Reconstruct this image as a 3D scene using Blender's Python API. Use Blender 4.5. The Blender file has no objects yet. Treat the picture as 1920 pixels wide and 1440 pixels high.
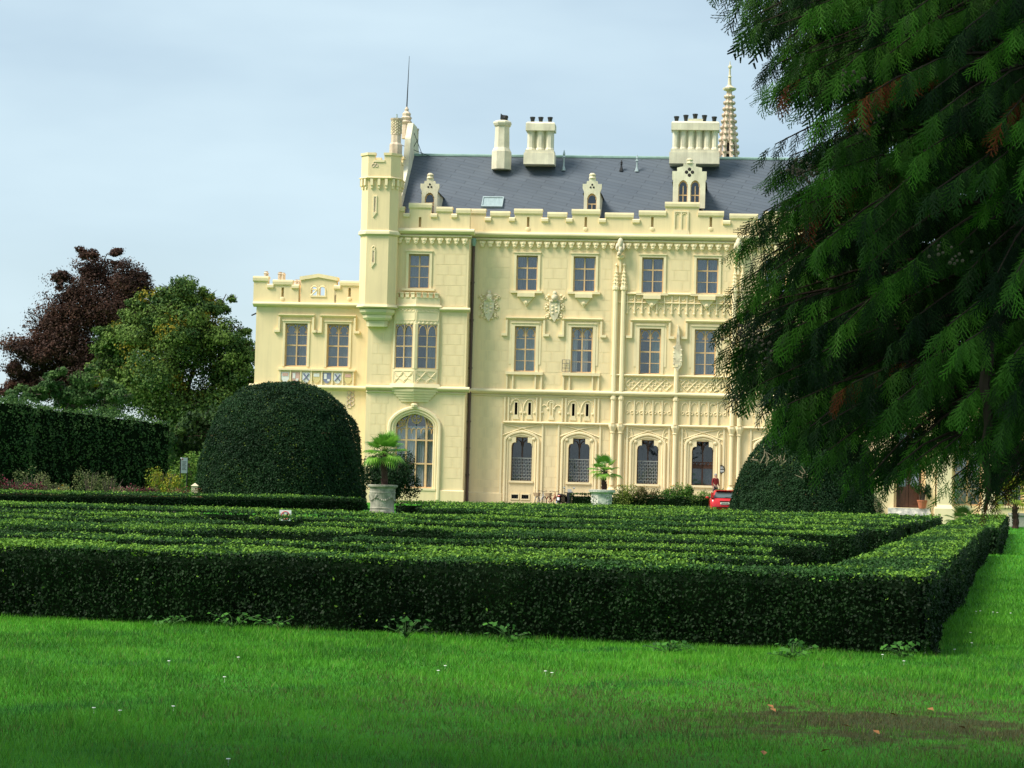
import bpy, bmesh, math, random
import numpy as np
from mathutils import Vector, Matrix
random.seed(7); rng = np.random.default_rng(11)
S = bpy.context.scene; COL = S.collection
PI = math.pi

# ------------------------------------------------------------------ camera
FPX, EYE, ROLL = 4200.0, 1.6, 0.026           # focal length in photo pixels (1920 wide), eye height, camera roll
TH = math.atan(184 / FPX)
R0 = np.array([1, 0, 0.]); U0 = np.array([0, -math.sin(TH), math.cos(TH)]); FW = np.array([0, math.cos(TH), math.sin(TH)])
RT = math.cos(ROLL) * R0 + math.sin(ROLL) * U0; UP = -math.sin(ROLL) * R0 + math.cos(ROLL) * U0
CAM = np.array([0, 0, EYE])
cd = bpy.data.cameras.new('camera'); cam = bpy.data.objects.new('camera', cd); COL.objects.link(cam)
cd.sensor_fit = 'HORIZONTAL'; cd.sensor_width = 36; cd.lens = FPX / 1920 * 36; cd.clip_start = 0.1; cd.clip_end = 6000
cam.matrix_world = Matrix(((RT[0], UP[0], -FW[0], 0), (RT[1], UP[1], -FW[1], 0), (RT[2], UP[2], -FW[2], EYE), (0, 0, 0, 1)))
S.camera = cam
def ray(px, py): return FW * FPX + (px - 960) * RT + (720 - py) * UP
def G(px, py, z=0.0):                           # photo pixel -> point on the level z
    d = ray(px, py); return CAM + d * ((z - EYE) / d[2])
def AT(px, py, D):                              # photo pixel -> point at distance D along the view
    d = ray(px, py); return CAM + d * (D / d[1])
# ------------------------------------------------------------------ world, sun, exposure
SUN_AZ, SUN_EL = math.radians(248), math.radians(50)   # azimuth measured from +Y clockwise (seen from above)
W = bpy.data.worlds.new('World'); S.world = W; W.use_nodes = True
nt = W.node_tree; nt.nodes.clear(); L = nt.links.new; N = nt.nodes.new
out = N('ShaderNodeOutputWorld'); bg = N('ShaderNodeBackground'); sky = N('ShaderNodeTexSky')
sky.sky_type = 'NISHITA'; sky.sun_disc = False; sky.sun_elevation = SUN_EL; sky.sun_rotation = SUN_AZ
sky.air_density = 1.0; sky.dust_density = 0.6; sky.ozone_density = 1.6
tc = N('ShaderNodeTexCoord'); mp = N('ShaderNodeMapping'); mp.inputs['Scale'].default_value = (1.4, 1.4, 5.0); mp.inputs['Location'].default_value = (2.35, .4, .2)
nz = N('ShaderNodeTexNoise'); nz.inputs['Scale'].default_value = 1.9; nz.inputs['Detail'].default_value = 5; nz.inputs['Roughness'].default_value = .5
rp = N('ShaderNodeValToRGB'); rp.color_ramp.elements[0].position = .34; rp.color_ramp.elements[0].color = (.42, .42, .42, 1)
rp.color_ramp.elements[1].position = .68; rp.color_ramp.elements[1].color = (.92, .92, .92, 1)
mx = N('ShaderNodeMix'); mx.data_type = 'RGBA'; mx.inputs[7].default_value = (6.25, 7.8, 8.6, 1)     # thin veil of high cloud
L(tc.outputs['Generated'], mp.inputs['Vector']); L(mp.outputs[0], nz.inputs['Vector']); L(nz.outputs['Fac'], rp.inputs[0])
L(rp.outputs['Color'], mx.inputs[0]); L(sky.outputs[0], mx.inputs[6]); L(mx.outputs[2], bg.inputs['Color'])
bg.inputs['Strength'].default_value = 0.066; L(bg.outputs[0], out.inputs[0])
sl = bpy.data.lights.new('sun', 'SUN'); sl.energy = 3.5; sl.angle = math.radians(25); sl.color = (1, .93, .82)
sun = bpy.data.objects.new('sun', sl); COL.objects.link(sun)
sdir = Vector((math.sin(SUN_AZ) * math.cos(SUN_EL), math.cos(SUN_AZ) * math.cos(SUN_EL), math.sin(SUN_EL)))
sun.rotation_euler = sdir.to_track_quat('Z', 'Y').to_euler()
S.view_settings.view_transform = 'Standard'; S.view_settings.look = 'None'; S.view_settings.exposure = 0.85; S.view_settings.gamma = 1
S.render.engine = 'CYCLES'; S.cycles.max_bounces = 6; S.cycles.transparent_max_bounces = 8

# ------------------------------------------------------------------ materials
MATS = {}
def mat(name, col, rough=.7, var=.12, scale=3.0, bump=0.0, bscale=30, metal=0, spec=.4, col2=None, coat=0, stretch=(1, 1, 1), streak=0):
    m = bpy.data.materials.new(name); m.use_nodes = True; t = m.node_tree; b = t.nodes['Principled BSDF']
    b.inputs['Roughness'].default_value = rough; b.inputs['Metallic'].default_value = metal
    b.inputs['Specular IOR Level'].default_value = spec; b.inputs['Coat Weight'].default_value = coat
    tc = t.nodes.new('ShaderNodeTexCoord'); mpn = t.nodes.new('ShaderNodeMapping'); mpn.inputs['Scale'].default_value = stretch
    t.links.new(tc.outputs['Object'], mpn.inputs[0])
    n = t.nodes.new('ShaderNodeTexNoise'); n.inputs['Scale'].default_value = scale; n.inputs['Detail'].default_value = 6; n.inputs['Roughness'].default_value = .6
    t.links.new(mpn.outputs[0], n.inputs['Vector'])
    r = t.nodes.new('ShaderNodeValToRGB'); c2 = col2 or tuple(c * (1 - var) for c in col); c1 = tuple(min(1, c * (1 + var * .5)) for c in col)
    r.color_ramp.elements[0].position = .32; r.color_ramp.elements[1].position = .68
    r.color_ramp.elements[0].color = (*c2, 1); r.color_ramp.elements[1].color = (*c1, 1)
    t.links.new(n.outputs['Fac'], r.inputs[0]); t.links.new(r.outputs[0], b.inputs['Base Color'])
    if streak:                                    # faint vertical rain streaks
        ms = t.nodes.new('ShaderNodeMapping'); ms.inputs['Scale'].default_value = (1.7, 1.7, .11); t.links.new(tc.outputs['Object'], ms.inputs[0])
        ns = t.nodes.new('ShaderNodeTexNoise'); ns.inputs['Scale'].default_value = 1.6; ns.inputs['Detail'].default_value = 5; ns.inputs['Roughness'].default_value = .7; t.links.new(ms.outputs[0], ns.inputs['Vector'])
        rs = t.nodes.new('ShaderNodeValToRGB'); rs.color_ramp.elements[0].position = .38; rs.color_ramp.elements[1].position = .56; rs.color_ramp.elements[0].color = (1 - streak, 1 - streak, 1 - streak * .9, 1); t.links.new(ns.outputs['Fac'], rs.inputs[0])
        mm = t.nodes.new('ShaderNodeMix'); mm.data_type = 'RGBA'; mm.blend_type = 'MULTIPLY'; mm.inputs[0].default_value = 1; t.links.new(r.outputs[0], mm.inputs[6]); t.links.new(rs.outputs[0], mm.inputs[7]); t.links.new(mm.outputs[2], b.inputs['Base Color'])
    if bump:
        n2 = t.nodes.new('ShaderNodeTexNoise'); n2.inputs['Scale'].default_value = bscale; n2.inputs['Detail'].default_value = 4
        t.links.new(mpn.outputs[0], n2.inputs['Vector'])
        bp = t.nodes.new('ShaderNodeBump'); bp.inputs['Strength'].default_value = bump; bp.inputs['Distance'].default_value = .02
        t.links.new(n2.outputs['Fac'], bp.inputs['Height']); t.links.new(bp.outputs[0], b.inputs['Normal'])
    MATS[name] = m; return m
STU = (.84, .67, .395)
mat('stucco', STU, .85, .07, .35, .15, 14, streak=.08)
mat('stucco_smooth', (.84, .67, .39), .85, .06, .4, .1, 20, streak=.08)
mat('trim', (.86, .71, .44), .8, .08, .8, .1, 20, streak=.06)
mat('ledge', (.80, .69, .44), .85, .2, .9, .15, 9, col2=(.56, .50, .30), stretch=(.25, 1, 3))
mat('chimney_white', (.78, .72, .54), .85, .15, .9, .15, 12, col2=(.60, .55, .40), streak=.16)
mat('pale_stone', (.72, .64, .44), .85, .3, 2.0, .4, 10, col2=(.45, .38, .26))
mat('warm_stone', (.66, .53, .40), .85, .25, 1.5, .3, 10, col2=(.44, .34, .25))
mat('sash', (.66, .44, .23), .55, .15, 4, .1, 30)
mat('dark_wood', (.06, .025, .015), .45, .2, 4, .1, 30)
mat('door_wood', (.07, .028, .016), .4, .25, 3, .2, 20, stretch=(4, 4, .5))
mat('curtain_blue', (.27, .30, .33), .9, .25, 1.4, stretch=(6, 1, .3))
mat('curtain_pale', (.38, .42, .45), .9, .25, 1.4, stretch=(6, 1, .3))
mat('curtain_grey', (.18, .19, .21), .9, .25, 1.4, stretch=(6, 1, .3))
mat('curtain_white', (.82, .82, .80), .9, .18, 1.4, stretch=(8, 1, .3))
mat('curtain_green', (.36, .46, .40), .9, .15, 1.2, stretch=(5, 1, .3))
mat('interior', (.035, .03, .03), .9, .4, 1)
mat('iron', (.09, .10, .11), .5, .2, 6, metal=.4)
mat('grille_grey', (.30, .32, .33), .5, .15, 6)
mat('copper_pipe', (.09, .055, .045), .5, .3, 1.5, .1, 8, stretch=(1, 1, .3))
mat('zinc', (.38, .46, .46), .45, .2, 5, metal=.3)
mat('black_metal', (.02, .02, .022), .45, .2, 6)
mat('verdigris', (.25, .38, .33), .6, .2, 2)
mat('old_stone', (.36, .34, .27), .9, .4, 3.0, .5, 10, col2=(.13, .13, .10))
mat('white_stone', (.64, .60, .52), .9, .4, 5.0, .6, 10, col2=(.26, .27, .25))
mat('slab_stone', (.34, .33, .28), .9, .3, 2.0, .4, 10)
mat('white_paint', (.80, .80, .78), .5, .06, 3)
mat('sign_red', (.60, .06, .07), .5, .05, 3)
mat('sign_black', (.03, .03, .03), .5, .05, 3)
mat('black_enamel', (.008, .008, .008), .25, .05, 3)
mat('bark', (.10, .075, .055), .95, .4, 4, .8, 14, stretch=(1, 1, .3))
mat('bark_dark', (.05, .032, .022), .95, .4, 6, .8, 20, stretch=(1, 1, .3))
mat('palm_bark', (.07, .035, .025), .95, .5, 14, .9, 40)
mat('terracotta', (.40, .13, .06), .8, .15, 6, .2, 20)
mat('soil', (.04, .028, .018), 1, .3, 8, .4, 20)
mat('gravel', (.30, .26, .21), 1, .3, 3, .6, 40)
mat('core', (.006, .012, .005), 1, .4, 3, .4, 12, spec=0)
mat('red_paint', (.55, .016, .022), .25, .04, 1, coat=.6)
mat('rubber', (.015, .015, .015), .8, .2, 8)
mat('car_plastic', (.03, .03, .032), .55, .1, 8)
mat('chrome', (.6, .6, .6), .25, .05, 6, metal=1)
mat('lamp_red', (.5, .02, .02), .2, .05, 3, coat=.5)
mat('red_shirt', (.22, .02, .02), .9, .15, 6, .2, 30)
mat('trousers', (.04, .045, .06), .9, .15, 6, .2, 30)
mat('skin', (.50, .30, .22), .6, .08, 6)
mat('grey_hair', (.30, .29, .28), .8, .2, 20)
mat('bike_red', (.32, .05, .04), .35, .1, 6)
mat('bike_silver', (.55, .56, .57), .35, .1, 6, metal=.4)
mat('seat_black', (.02, .018, .018), .6, .2, 6)
mat('wicker', (.45, .33, .20), .9, .3, 20, .4, 60)
mat('shield_white', (.74, .73, .70), .6, .1, 6)
mat('shield_gold', (.70, .56, .26), .6, .1, 6)
mat('shield_navy', (.20, .22, .34), .6, .1, 6)
mat('shield_red', (.62, .38, .32), .6, .1, 6)
mat('dead_wood', (.26, .20, .13), .9, .2, 8)
mat('weed_stem', (.05, .12, .025), .7, .2, 8)
mat('dry_leaf', (.30, .13, .04), .8, .3, 20)
mat('petal', (.85, .82, .80), .7, .05, 8)
mat('car_glass', (.09, .12, .125), .08, .1, 2, spec=.8)
mat('skylight_glass', (.30, .38, .38), .12, .15, 2, spec=.8, stretch=(4, 1, 1))

def glass(name, tint, refl):
    m = bpy.data.materials.new(name); m.use_nodes = True; t = m.node_tree; t.nodes.clear()
    o = t.nodes.new('ShaderNodeOutputMaterial'); a = t.nodes.new('ShaderNodeBsdfTransparent'); g = t.nodes.new('ShaderNodeBsdfGlossy')
    a.inputs[0].default_value = (*tint, 1); g.inputs['Roughness'].default_value = .04; g.inputs['Color'].default_value = (.9, .94, 1, 1)
    tcn = t.nodes.new('ShaderNodeTexCoord'); nn = t.nodes.new('ShaderNodeTexNoise'); nn.inputs['Scale'].default_value = 1.3
    bp = t.nodes.new('ShaderNodeBump'); bp.inputs['Strength'].default_value = .12; bp.inputs['Distance'].default_value = .05
    t.links.new(tcn.outputs['Object'], nn.inputs['Vector']); t.links.new(nn.outputs['Fac'], bp.inputs['Height']); t.links.new(bp.outputs[0], g.inputs['Normal'])
    x = t.nodes.new('ShaderNodeMixShader'); x.inputs[0].default_value = refl
    t.links.new(a.outputs[0], x.inputs[1]); t.links.new(g.outputs[0], x.inputs[2]); t.links.new(x.outputs[0], o.inputs[0])
    MATS[name] = m
glass('glass', (.76, .79, .81), .10)
glass('glass_dark', (.45, .48, .52), .08)

def foliage(name, rough=.5, trans=.25, spec=.25):
    m = bpy.data.materials.new(name); m.use_nodes = True; t = m.node_tree; b = t.nodes['Principled BSDF']; o = t.nodes['Material Output']
    a = t.nodes.new('ShaderNodeAttribute'); a.attribute_name = 'col'
    b.inputs['Roughness'].default_value = rough; b.inputs['Specular IOR Level'].default_value = spec
    t.links.new(a.outputs['Color'], b.inputs['Base Color'])
    tr = t.nodes.new('ShaderNodeBsdfTranslucent'); t.links.new(a.outputs['Color'], tr.inputs[0])
    x = t.nodes.new('ShaderNodeMixShader'); x.inputs[0].default_value = trans
    t.links.new(b.outputs[0], x.inputs[1]); t.links.new(tr.outputs[0], x.inputs[2]); t.links.new(x.outputs[0], o.inputs[0])
    MATS[name] = m
foliage('leaf', .6, .2, .12); foliage('needle', .55, .12, .12); foliage('grass_blade', .55, .3, .2); foliage('palm_leaf', .4, .3, .3)

def slate_mat():
    m = bpy.data.materials.new('slate'); m.use_nodes = True; t = m.node_tree; b = t.nodes['Principled BSDF']; n = t.nodes.new; l = t.links.new
    tcn = n('ShaderNodeTexCoord'); mpn = n('ShaderNodeMapping'); mpn.inputs['Rotation'].default_value = (0, 0, math.radians(20))
    br = n('ShaderNodeTexBrick'); br.inputs['Scale'].default_value = 1; br.inputs['Brick Width'].default_value = 2.6; br.inputs['Row Height'].default_value = .36
    br.inputs['Mortar Size'].default_value = .03; br.inputs['Mortar Smooth'].default_value = .6; br.offset = .5
    br.inputs['Color1'].default_value = (.070, .088, .110, 1); br.inputs['Color2'].default_value = (.086, .105, .127, 1); br.inputs['Mortar'].default_value = (.046, .057, .071, 1)
    l(tcn.outputs['UV'], mpn.inputs[0]); l(mpn.outputs[0], br.inputs['Vector'])
    nz = n('ShaderNodeTexNoise'); nz.inputs['Scale'].default_value = .5; nz.inputs['Detail'].default_value = 6; l(tcn.outputs['UV'], nz.inputs['Vector'])
    mx = n('ShaderNodeMix'); mx.data_type = 'RGBA'; mx.blend_type = 'MULTIPLY'; mx.inputs[0].default_value = .5
    rr = n('ShaderNodeValToRGB'); rr.color_ramp.elements[0].color = (.55, .55, .58, 1); rr.color_ramp.elements[1].color = (1.2, 1.2, 1.2, 1); l(nz.outputs['Fac'], rr.inputs[0])
    l(br.outputs['Color'], mx.inputs[6]); l(rr.outputs[0], mx.inputs[7]); l(mx.outputs[2], b.inputs['Base Color'])
    bp = n('ShaderNodeBump'); bp.inputs['Strength'].default_value = .6; bp.inputs['Distance'].default_value = .03; bp.invert = True
    l(br.outputs['Fac'], bp.inputs['Height']); l(bp.outputs[0], b.inputs['Normal']); b.inputs['Roughness'].default_value = .55
    MATS['slate'] = m
slate_mat()

PATCH_C = G(1700, 1360)                          # worn, mossy patch in the lawn
def ground_mat():
    m = bpy.data.materials.new('lawn_ground'); m.use_nodes = True; t = m.node_tree; b = t.nodes['Principled BSDF']; n = t.nodes.new; l = t.links.new
    geo = n('ShaderNodeNewGeometry')
    n1 = n('ShaderNodeTexNoise'); n1.inputs['Scale'].default_value = .35; n1.inputs['Detail'].default_value = 8; n1.inputs['Roughness'].default_value = .65; l(geo.outputs['Position'], n1.inputs['Vector'])
    r1 = n('ShaderNodeValToRGB'); r1.color_ramp.elements[0].position = .3; r1.color_ramp.elements[1].position = .7
    r1.color_ramp.elements[0].color = (.020, .12, .008, 1); r1.color_ramp.elements[1].color = (.055, .25, .014, 1); l(n1.outputs['Fac'], r1.inputs[0])
    sub = n('ShaderNodeVectorMath'); sub.operation = 'SUBTRACT'; sub.inputs[1].default_value = tuple(PATCH_C); l(geo.outputs['Position'], sub.inputs[0])
    sc = n('ShaderNodeVectorMath'); sc.operation = 'MULTIPLY'; sc.inputs[1].default_value = (1 / 2.2, 1 / 1.7, 0); l(sub.outputs[0], sc.inputs[0])
    ln = n('ShaderNodeVectorMath'); ln.operation = 'LENGTH'; l(sc.outputs[0], ln.inputs[0])
    n2 = n('ShaderNodeTexNoise'); n2.inputs['Scale'].default_value = 3.2; n2.inputs['Detail'].default_value = 8; l(geo.outputs['Position'], n2.inputs['Vector'])
    ad = n('ShaderNodeMath'); ad.operation = 'MULTIPLY_ADD'; ad.inputs[1].default_value = 2.2; l(n2.outputs['Fac'], ad.inputs[0]); l(ln.outputs['Value'], ad.inputs[2])
    r2 = n('ShaderNodeValToRGB'); r2.color_ramp.elements[0].position = .74; r2.color_ramp.elements[0].color = (1, 1, 1, 1); r2.color_ramp.elements[1].position = .95; r2.color_ramp.elements[1].color = (0, 0, 0, 1)
    dv = n('ShaderNodeMath'); dv.operation = 'DIVIDE'; dv.inputs[1].default_value = 2.0; l(ad.outputs[0], dv.inputs[0]); l(dv.outputs[0], r2.inputs[0])
    mx = n('ShaderNodeMix'); mx.data_type = 'RGBA'; mx.inputs[7].default_value = (.045, .060, .018, 1); l(r2.outputs[0], mx.inputs[0]); l(r1.outputs[0], mx.inputs[6])
    l(mx.outputs[2], b.inputs['Base Color']); b.inputs['Roughness'].default_value = .9; b.inputs['Specular IOR Level'].default_value = .1
    n3 = n('ShaderNodeTexNoise'); n3.inputs['Scale'].default_value = 22; n3.inputs['Detail'].default_value = 4; l(geo.outputs['Position'], n3.inputs['Vector'])
    bp = n('ShaderNodeBump'); bp.inputs['Strength'].default_value = .8; bp.inputs['Distance'].default_value = .05; l(n3.outputs['Fac'], bp.inputs['Height']); l(bp.outputs[0], b.inputs['Normal'])
    MATS['lawn_ground'] = m
ground_mat()

# ------------------------------------------------------------------ mesh helpers
class MB:
    def __init__(s): s.v = []; s.f = []
    def box(s, x0, x1, y0, y1, z0, z1):
        b = len(s.v)
        s.v += [(x0, y0, z0), (x1, y0, z0), (x1, y1, z0), (x0, y1, z0), (x0, y0, z1), (x1, y0, z1), (x1, y1, z1), (x0, y1, z1)]
        s.f += [[b + i for i in q] for q in ((0, 3, 2, 1), (4, 5, 6, 7), (0, 1, 5, 4), (1, 2, 6, 5), (2, 3, 7, 6), (3, 0, 4, 7))]; return s
    def prism(s, poly, y0, y1):                   # polygon in (x,z), counter-clockwise seen from -y, extruded along y
        b = len(s.v); n = len(poly)
        s.v += [(x, y0, z) for x, z in poly] + [(x, y1, z) for x, z in poly]
        s.f.append([b + i for i in range(n)]); s.f.append([b + n + i for i in reversed(range(n))])
        for i in range(n): j = (i + 1) % n; s.f.append([b + i, b + n + i, b + n + j, b + j])
        return s
    def strip(s, x0, x1, prof):                   # profile in (y,z) extruded along x
        b = len(s.v); n = len(prof)
        s.v += [(x0, y, z) for y, z in prof] + [(x1, y, z) for y, z in prof]
        s.f.append([b + i for i in range(n)]); s.f.append([b + n + i for i in reversed(range(n))])
        for i in range(n): j = (i + 1) % n; s.f.append([b + i, b + n + i, b + n + j, b + j])
        return s
    def loft(s, levels, cap=True):                # levels: list of lists of 3D points (same count)
        b = len(s.v); n = len(levels[0])
        for lv in levels: s.v += [tuple(p) for p in lv]
        for k in range(len(levels) - 1):
            for i in range(n): j = (i + 1) % n; s.f.append([b + k * n + i, b + k * n + j, b + (k + 1) * n + j, b + (k + 1) * n + i])
        if cap: s.f.append([b + i for i in reversed(range(n))]); s.f.append([b + (len(levels) - 1) * n + i for i in range(n)])
        return s
    def lathe(s, prof, c=(0, 0, 0), n=12, ph=0, sx=1, sy=1):
        return s.loft([[(c[0] + r * sx * math.cos(ph + 2 * PI * i / n), c[1] + r * sy * math.sin(ph + 2 * PI * i / n), c[2] + z) for i in range(n)] for r, z in prof])
    def tube(s, pts, rad, n=6):
        pts = [Vector(p) for p in pts]; rad = rad if isinstance(rad, (list, tuple)) else [rad] * len(pts); lv = []; up = None
        for i, p in enumerate(pts):
            d = (pts[min(i + 1, len(pts) - 1)] - pts[max(i - 1, 0)]); d = d.normalized() if d.length > 1e-9 else Vector((0, 0, 1))
            if up is None: up = Vector((0, 1, 0)) if abs(d.y) < .9 else Vector((1, 0, 0))
            a = d.cross(up); a = a.normalized() if a.length > 1e-6 else d.orthogonal().normalized(); c = a.cross(d).normalized(); up = c
            lv.append([p + (a * math.cos(2 * PI * k / n) + c * math.sin(2 * PI * k / n)) * rad[i] for k in range(n)])
        return s.loft(lv)
    def ball(s, c, r, n=8, m=5):
        r = r if isinstance(r, (tuple, list)) else (r, r, r); lv = []
        for k in range(m + 1):
            a = -PI / 2 + PI * k / m; q = max(.03, math.cos(a))
            lv.append([(c[0] + r[0] * q * math.cos(2 * PI * i / n), c[1] + r[1] * q * math.sin(2 * PI * i / n), c[2] + r[2] * math.sin(a)) for i in range(n)])
        return s.loft(lv)
    def build(s, name, material, parent=None, smooth=False):
        me = bpy.data.meshes.new(name); me.from_pydata([tuple(map(float, p)) for p in s.v], [], s.f); me.update()
        if smooth: me.polygons.foreach_set('use_smooth', [True] * len(me.polygons))
        return link(name, me, material, parent)
def link(name, me, material, parent=None):
    o = bpy.data.objects.new(name, me); COL.objects.link(o)
    if material and not me.materials: me.materials.append(MATS[material])
    if parent: o.parent = parent
    return o
def tag(o, label, cat, group=None):
    o['label'] = label; o['category'] = cat
    if group: o['group'] = group
    return o
def thing(name, label, cat, loc=(0, 0, 0), rz=0, group=None):
    o = bpy.data.objects.new(name, None); COL.objects.link(o); o.location = tuple(map(float, loc)); o.rotation_euler = (0, 0, rz); o.empty_display_size = .2
    return tag(o, label, cat, group)
def kind(o, k): o['kind'] = k; return o
def np_mesh(name, V, nper, cols, material, parent=None):   # V: (n*nper,3) polygons with nper corners each; cols (n,3)
    n = len(V) // nper; me = bpy.data.meshes.new(name)
    me.vertices.add(n * nper); me.vertices.foreach_set('co', np.ascontiguousarray(V, dtype=np.float32).ravel())
    me.loops.add(n * nper); me.loops.foreach_set('vertex_index', np.arange(n * nper, dtype=np.int32))
    me.polygons.add(n); me.polygons.foreach_set('loop_start', np.arange(n, dtype=np.int32) * nper)
    a = me.attributes.new('col', 'FLOAT_COLOR', 'POINT'); c = np.ones((n * nper, 4), np.float32); c[:, :3] = np.repeat(cols, nper, 0); a.data.foreach_set('color', c.ravel())
    me.update(calc_edges=True); me.validate()
    return link(name, me, material, parent)
def unit(a): return a / np.maximum(1e-9, np.linalg.norm(a, axis=1, keepdims=True))
def leaves(name, P, Nn, size, cols, material='leaf', parent=None, tri=False, asp=.55, spread=.9, axis=None):
    n = len(P); Nn = unit(Nn + rng.normal(0, spread, (n, 3))); R = rng.normal(0, 1, (n, 3)) if axis is None else axis + rng.normal(0, .35, (n, 3))
    A = unit(R - Nn * np.sum(R * Nn, 1, keepdims=True)); B = np.cross(Nn, A); s = np.asarray(size).reshape(-1, 1) if np.ndim(size) else np.full((n, 1), size)
    s = s * rng.uniform(.7, 1.3, (n, 1)); A = A * s * .5; B = B * s * .5 * asp
    if tri: V = np.stack([P + A, P - A * .7 + B * 1.2, P - A * .7 - B * 1.2], 1); k = 3
    else: V = np.stack([P + A, P + B - A * .1, P - A, P - B - A * .1], 1); k = 4
    return np_mesh(name, V.reshape(-1, 3), k, cols, material, parent)
def vnoise(P, sc, seed=0):                      # cheap smooth value noise from summed sines, roughly -1..1
    r = np.random.default_rng(seed); t = np.zeros(len(P))
    for k in range(5):
        d = r.normal(0, 1, 3); t += np.sin(P @ (d * sc * (1 + .6 * k)) + r.uniform(0, 6.28)) / (1 + .5 * k)
    return t / 2.2
def mixcol(n, c0, c1, t=None):
    t = rng.uniform(0, 1, (n, 1)) if t is None else np.clip(np.asarray(t).reshape(-1, 1), 0, 1)
    return np.array(c0) * (1 - t) + np.array(c1) * t

# ------------------------------------------------------------------ ground
gm = MB(); n = 24
xs = [-1500, -300, -120, -60, -30, -12, 0, 12, 30, 60, 120, 300, 1500]; ys = [-300, -60, -10, 5, 12, 24, 45, 80, 120, 180, 300, 700, 3500]
gm.v = [(x, y, 0) for y in ys for x in xs]
gm.f = [[j * 13 + i, j * 13 + i + 1, (j + 1) * 13 + i + 1, (j + 1) * 13 + i] for j in range(12) for i in range(12)]
kind(gm.build('lawn', 'lawn_ground'), 'structure')

# ------------------------------------------------------------------ castle
ALPHA = math.atan(.1); cO = AT(1040, 904, 150.0); CO = np.array([cO[0], cO[1], 0.])
ca, sa = math.cos(ALPHA), math.sin(ALPHA)
def loc(p): q = np.asarray(p) - CO; return np.array([q[0] * ca - q[1] * sa, q[0] * sa + q[1] * ca, q[2]])
CL = loc(CAM)
def UZ(px, py, y=0.0):                            # photo pixel -> (x, z) on the castle plane at depth y (castle frame)
    d = ray(px, py); d = np.array([d[0] * ca - d[1] * sa, d[0] * sa + d[1] * ca, d[2]]); p = CL + d * ((y - CL[1]) / d[1]); return float(p[0]), float(p[2])
def X(px, py=700, y=0.0): return UZ(px, py, y)[0]
def Z(px, py, y=0.0): return UZ(px, py, y)[1]
castle = thing('castle', 'cream stuccoed neo-Gothic castle with battlements, corner turret and slate roof', 'castle', CO, -ALPHA)
YB, YW = -1.4, .5                                 # front planes of the projecting block and of the low wing (main front is y = 0)
# main levels, read on the main front
ZC = Z(1040, 441)          # cornice top
ZM = Z(1040, 734)          # string course between ground floor and first floor
ZL = Z(1040, 793)          # lower string course
HOLES = {'M': [], 'B': [], 'W': []}

def arc(cx, cz, r, a0, a1, n=8): return [(cx + r * math.cos(a0 + (a1 - a0) * i / n), cz + r * math.sin(a0 + (a1 - a0) * i / n)) for i in range(n + 1)]
def pointed(x0, x1, zs, h, n=6):                  # pointed arch outline from (x0,zs) over the apex to (x1,zs)
    w = (x1 - x0) / 2; xc = (x0 + x1) / 2; pts = []
    for i in range(n + 1): t = i / n; pts.append((x0 + w * (1 - math.cos(t * PI / 2)) , zs + h * math.sin(t * PI / 2) ** .9))
    return pts + [(2 * xc - x, z) for x, z in reversed(pts[:-1])]
def tudor(x0, x1, zs, h, n=7):                    # low four-centred arch
    xc = (x0 + x1) / 2; pts = []
    for i in range(n + 1):
        t = i / n; a = t * PI / 2; pts.append((x0 + (xc - x0) * (1 - math.cos(a)) ** .95, zs + h * (.72 * math.sin(a) + .28 * t)))
    return pts + [(2 * xc - x, z) for x, z in reversed(pts[:-1])]
def rib(mb, pts, y, r, n=5): mb.tube([(x, y, z) for x, z in pts], r, n)

def curtain_mesh(x0, x1, z0, z1, y, folds=7, amp=.035):
    m = MB(); k = folds * 4
    for i in range(k + 1):
        x = x0 + (x1 - x0) * i / k; yy = y + amp * math.sin(2 * PI * folds * i / k) * (1 + .4 * math.sin(i * 1.7)); m.v += [(x, yy, z0), (x, yy, z1)]
    m.f = [[2 * i, 2 * i + 2, 2 * i + 3, 2 * i + 1] for i in range(k)]
    return m
def opening_box(x0, x1, z0, z1, y0, y1, outer):     # four reveal faces between y0 and y1, and (outer=False) a back face
    m = MB(); m.v = [(x0, y0, z0), (x1, y0, z0), (x1, y0, z1), (x0, y0, z1), (x0, y1, z0), (x1, y1, z0), (x1, y1, z1), (x0, y1, z1)]
    m.f = [[0, 1, 5, 4], [1, 2, 6, 5], [2, 3, 7, 6], [3, 0, 4, 7]]
    if not outer: m.f.append([4, 5, 6, 7])
    return m

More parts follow.
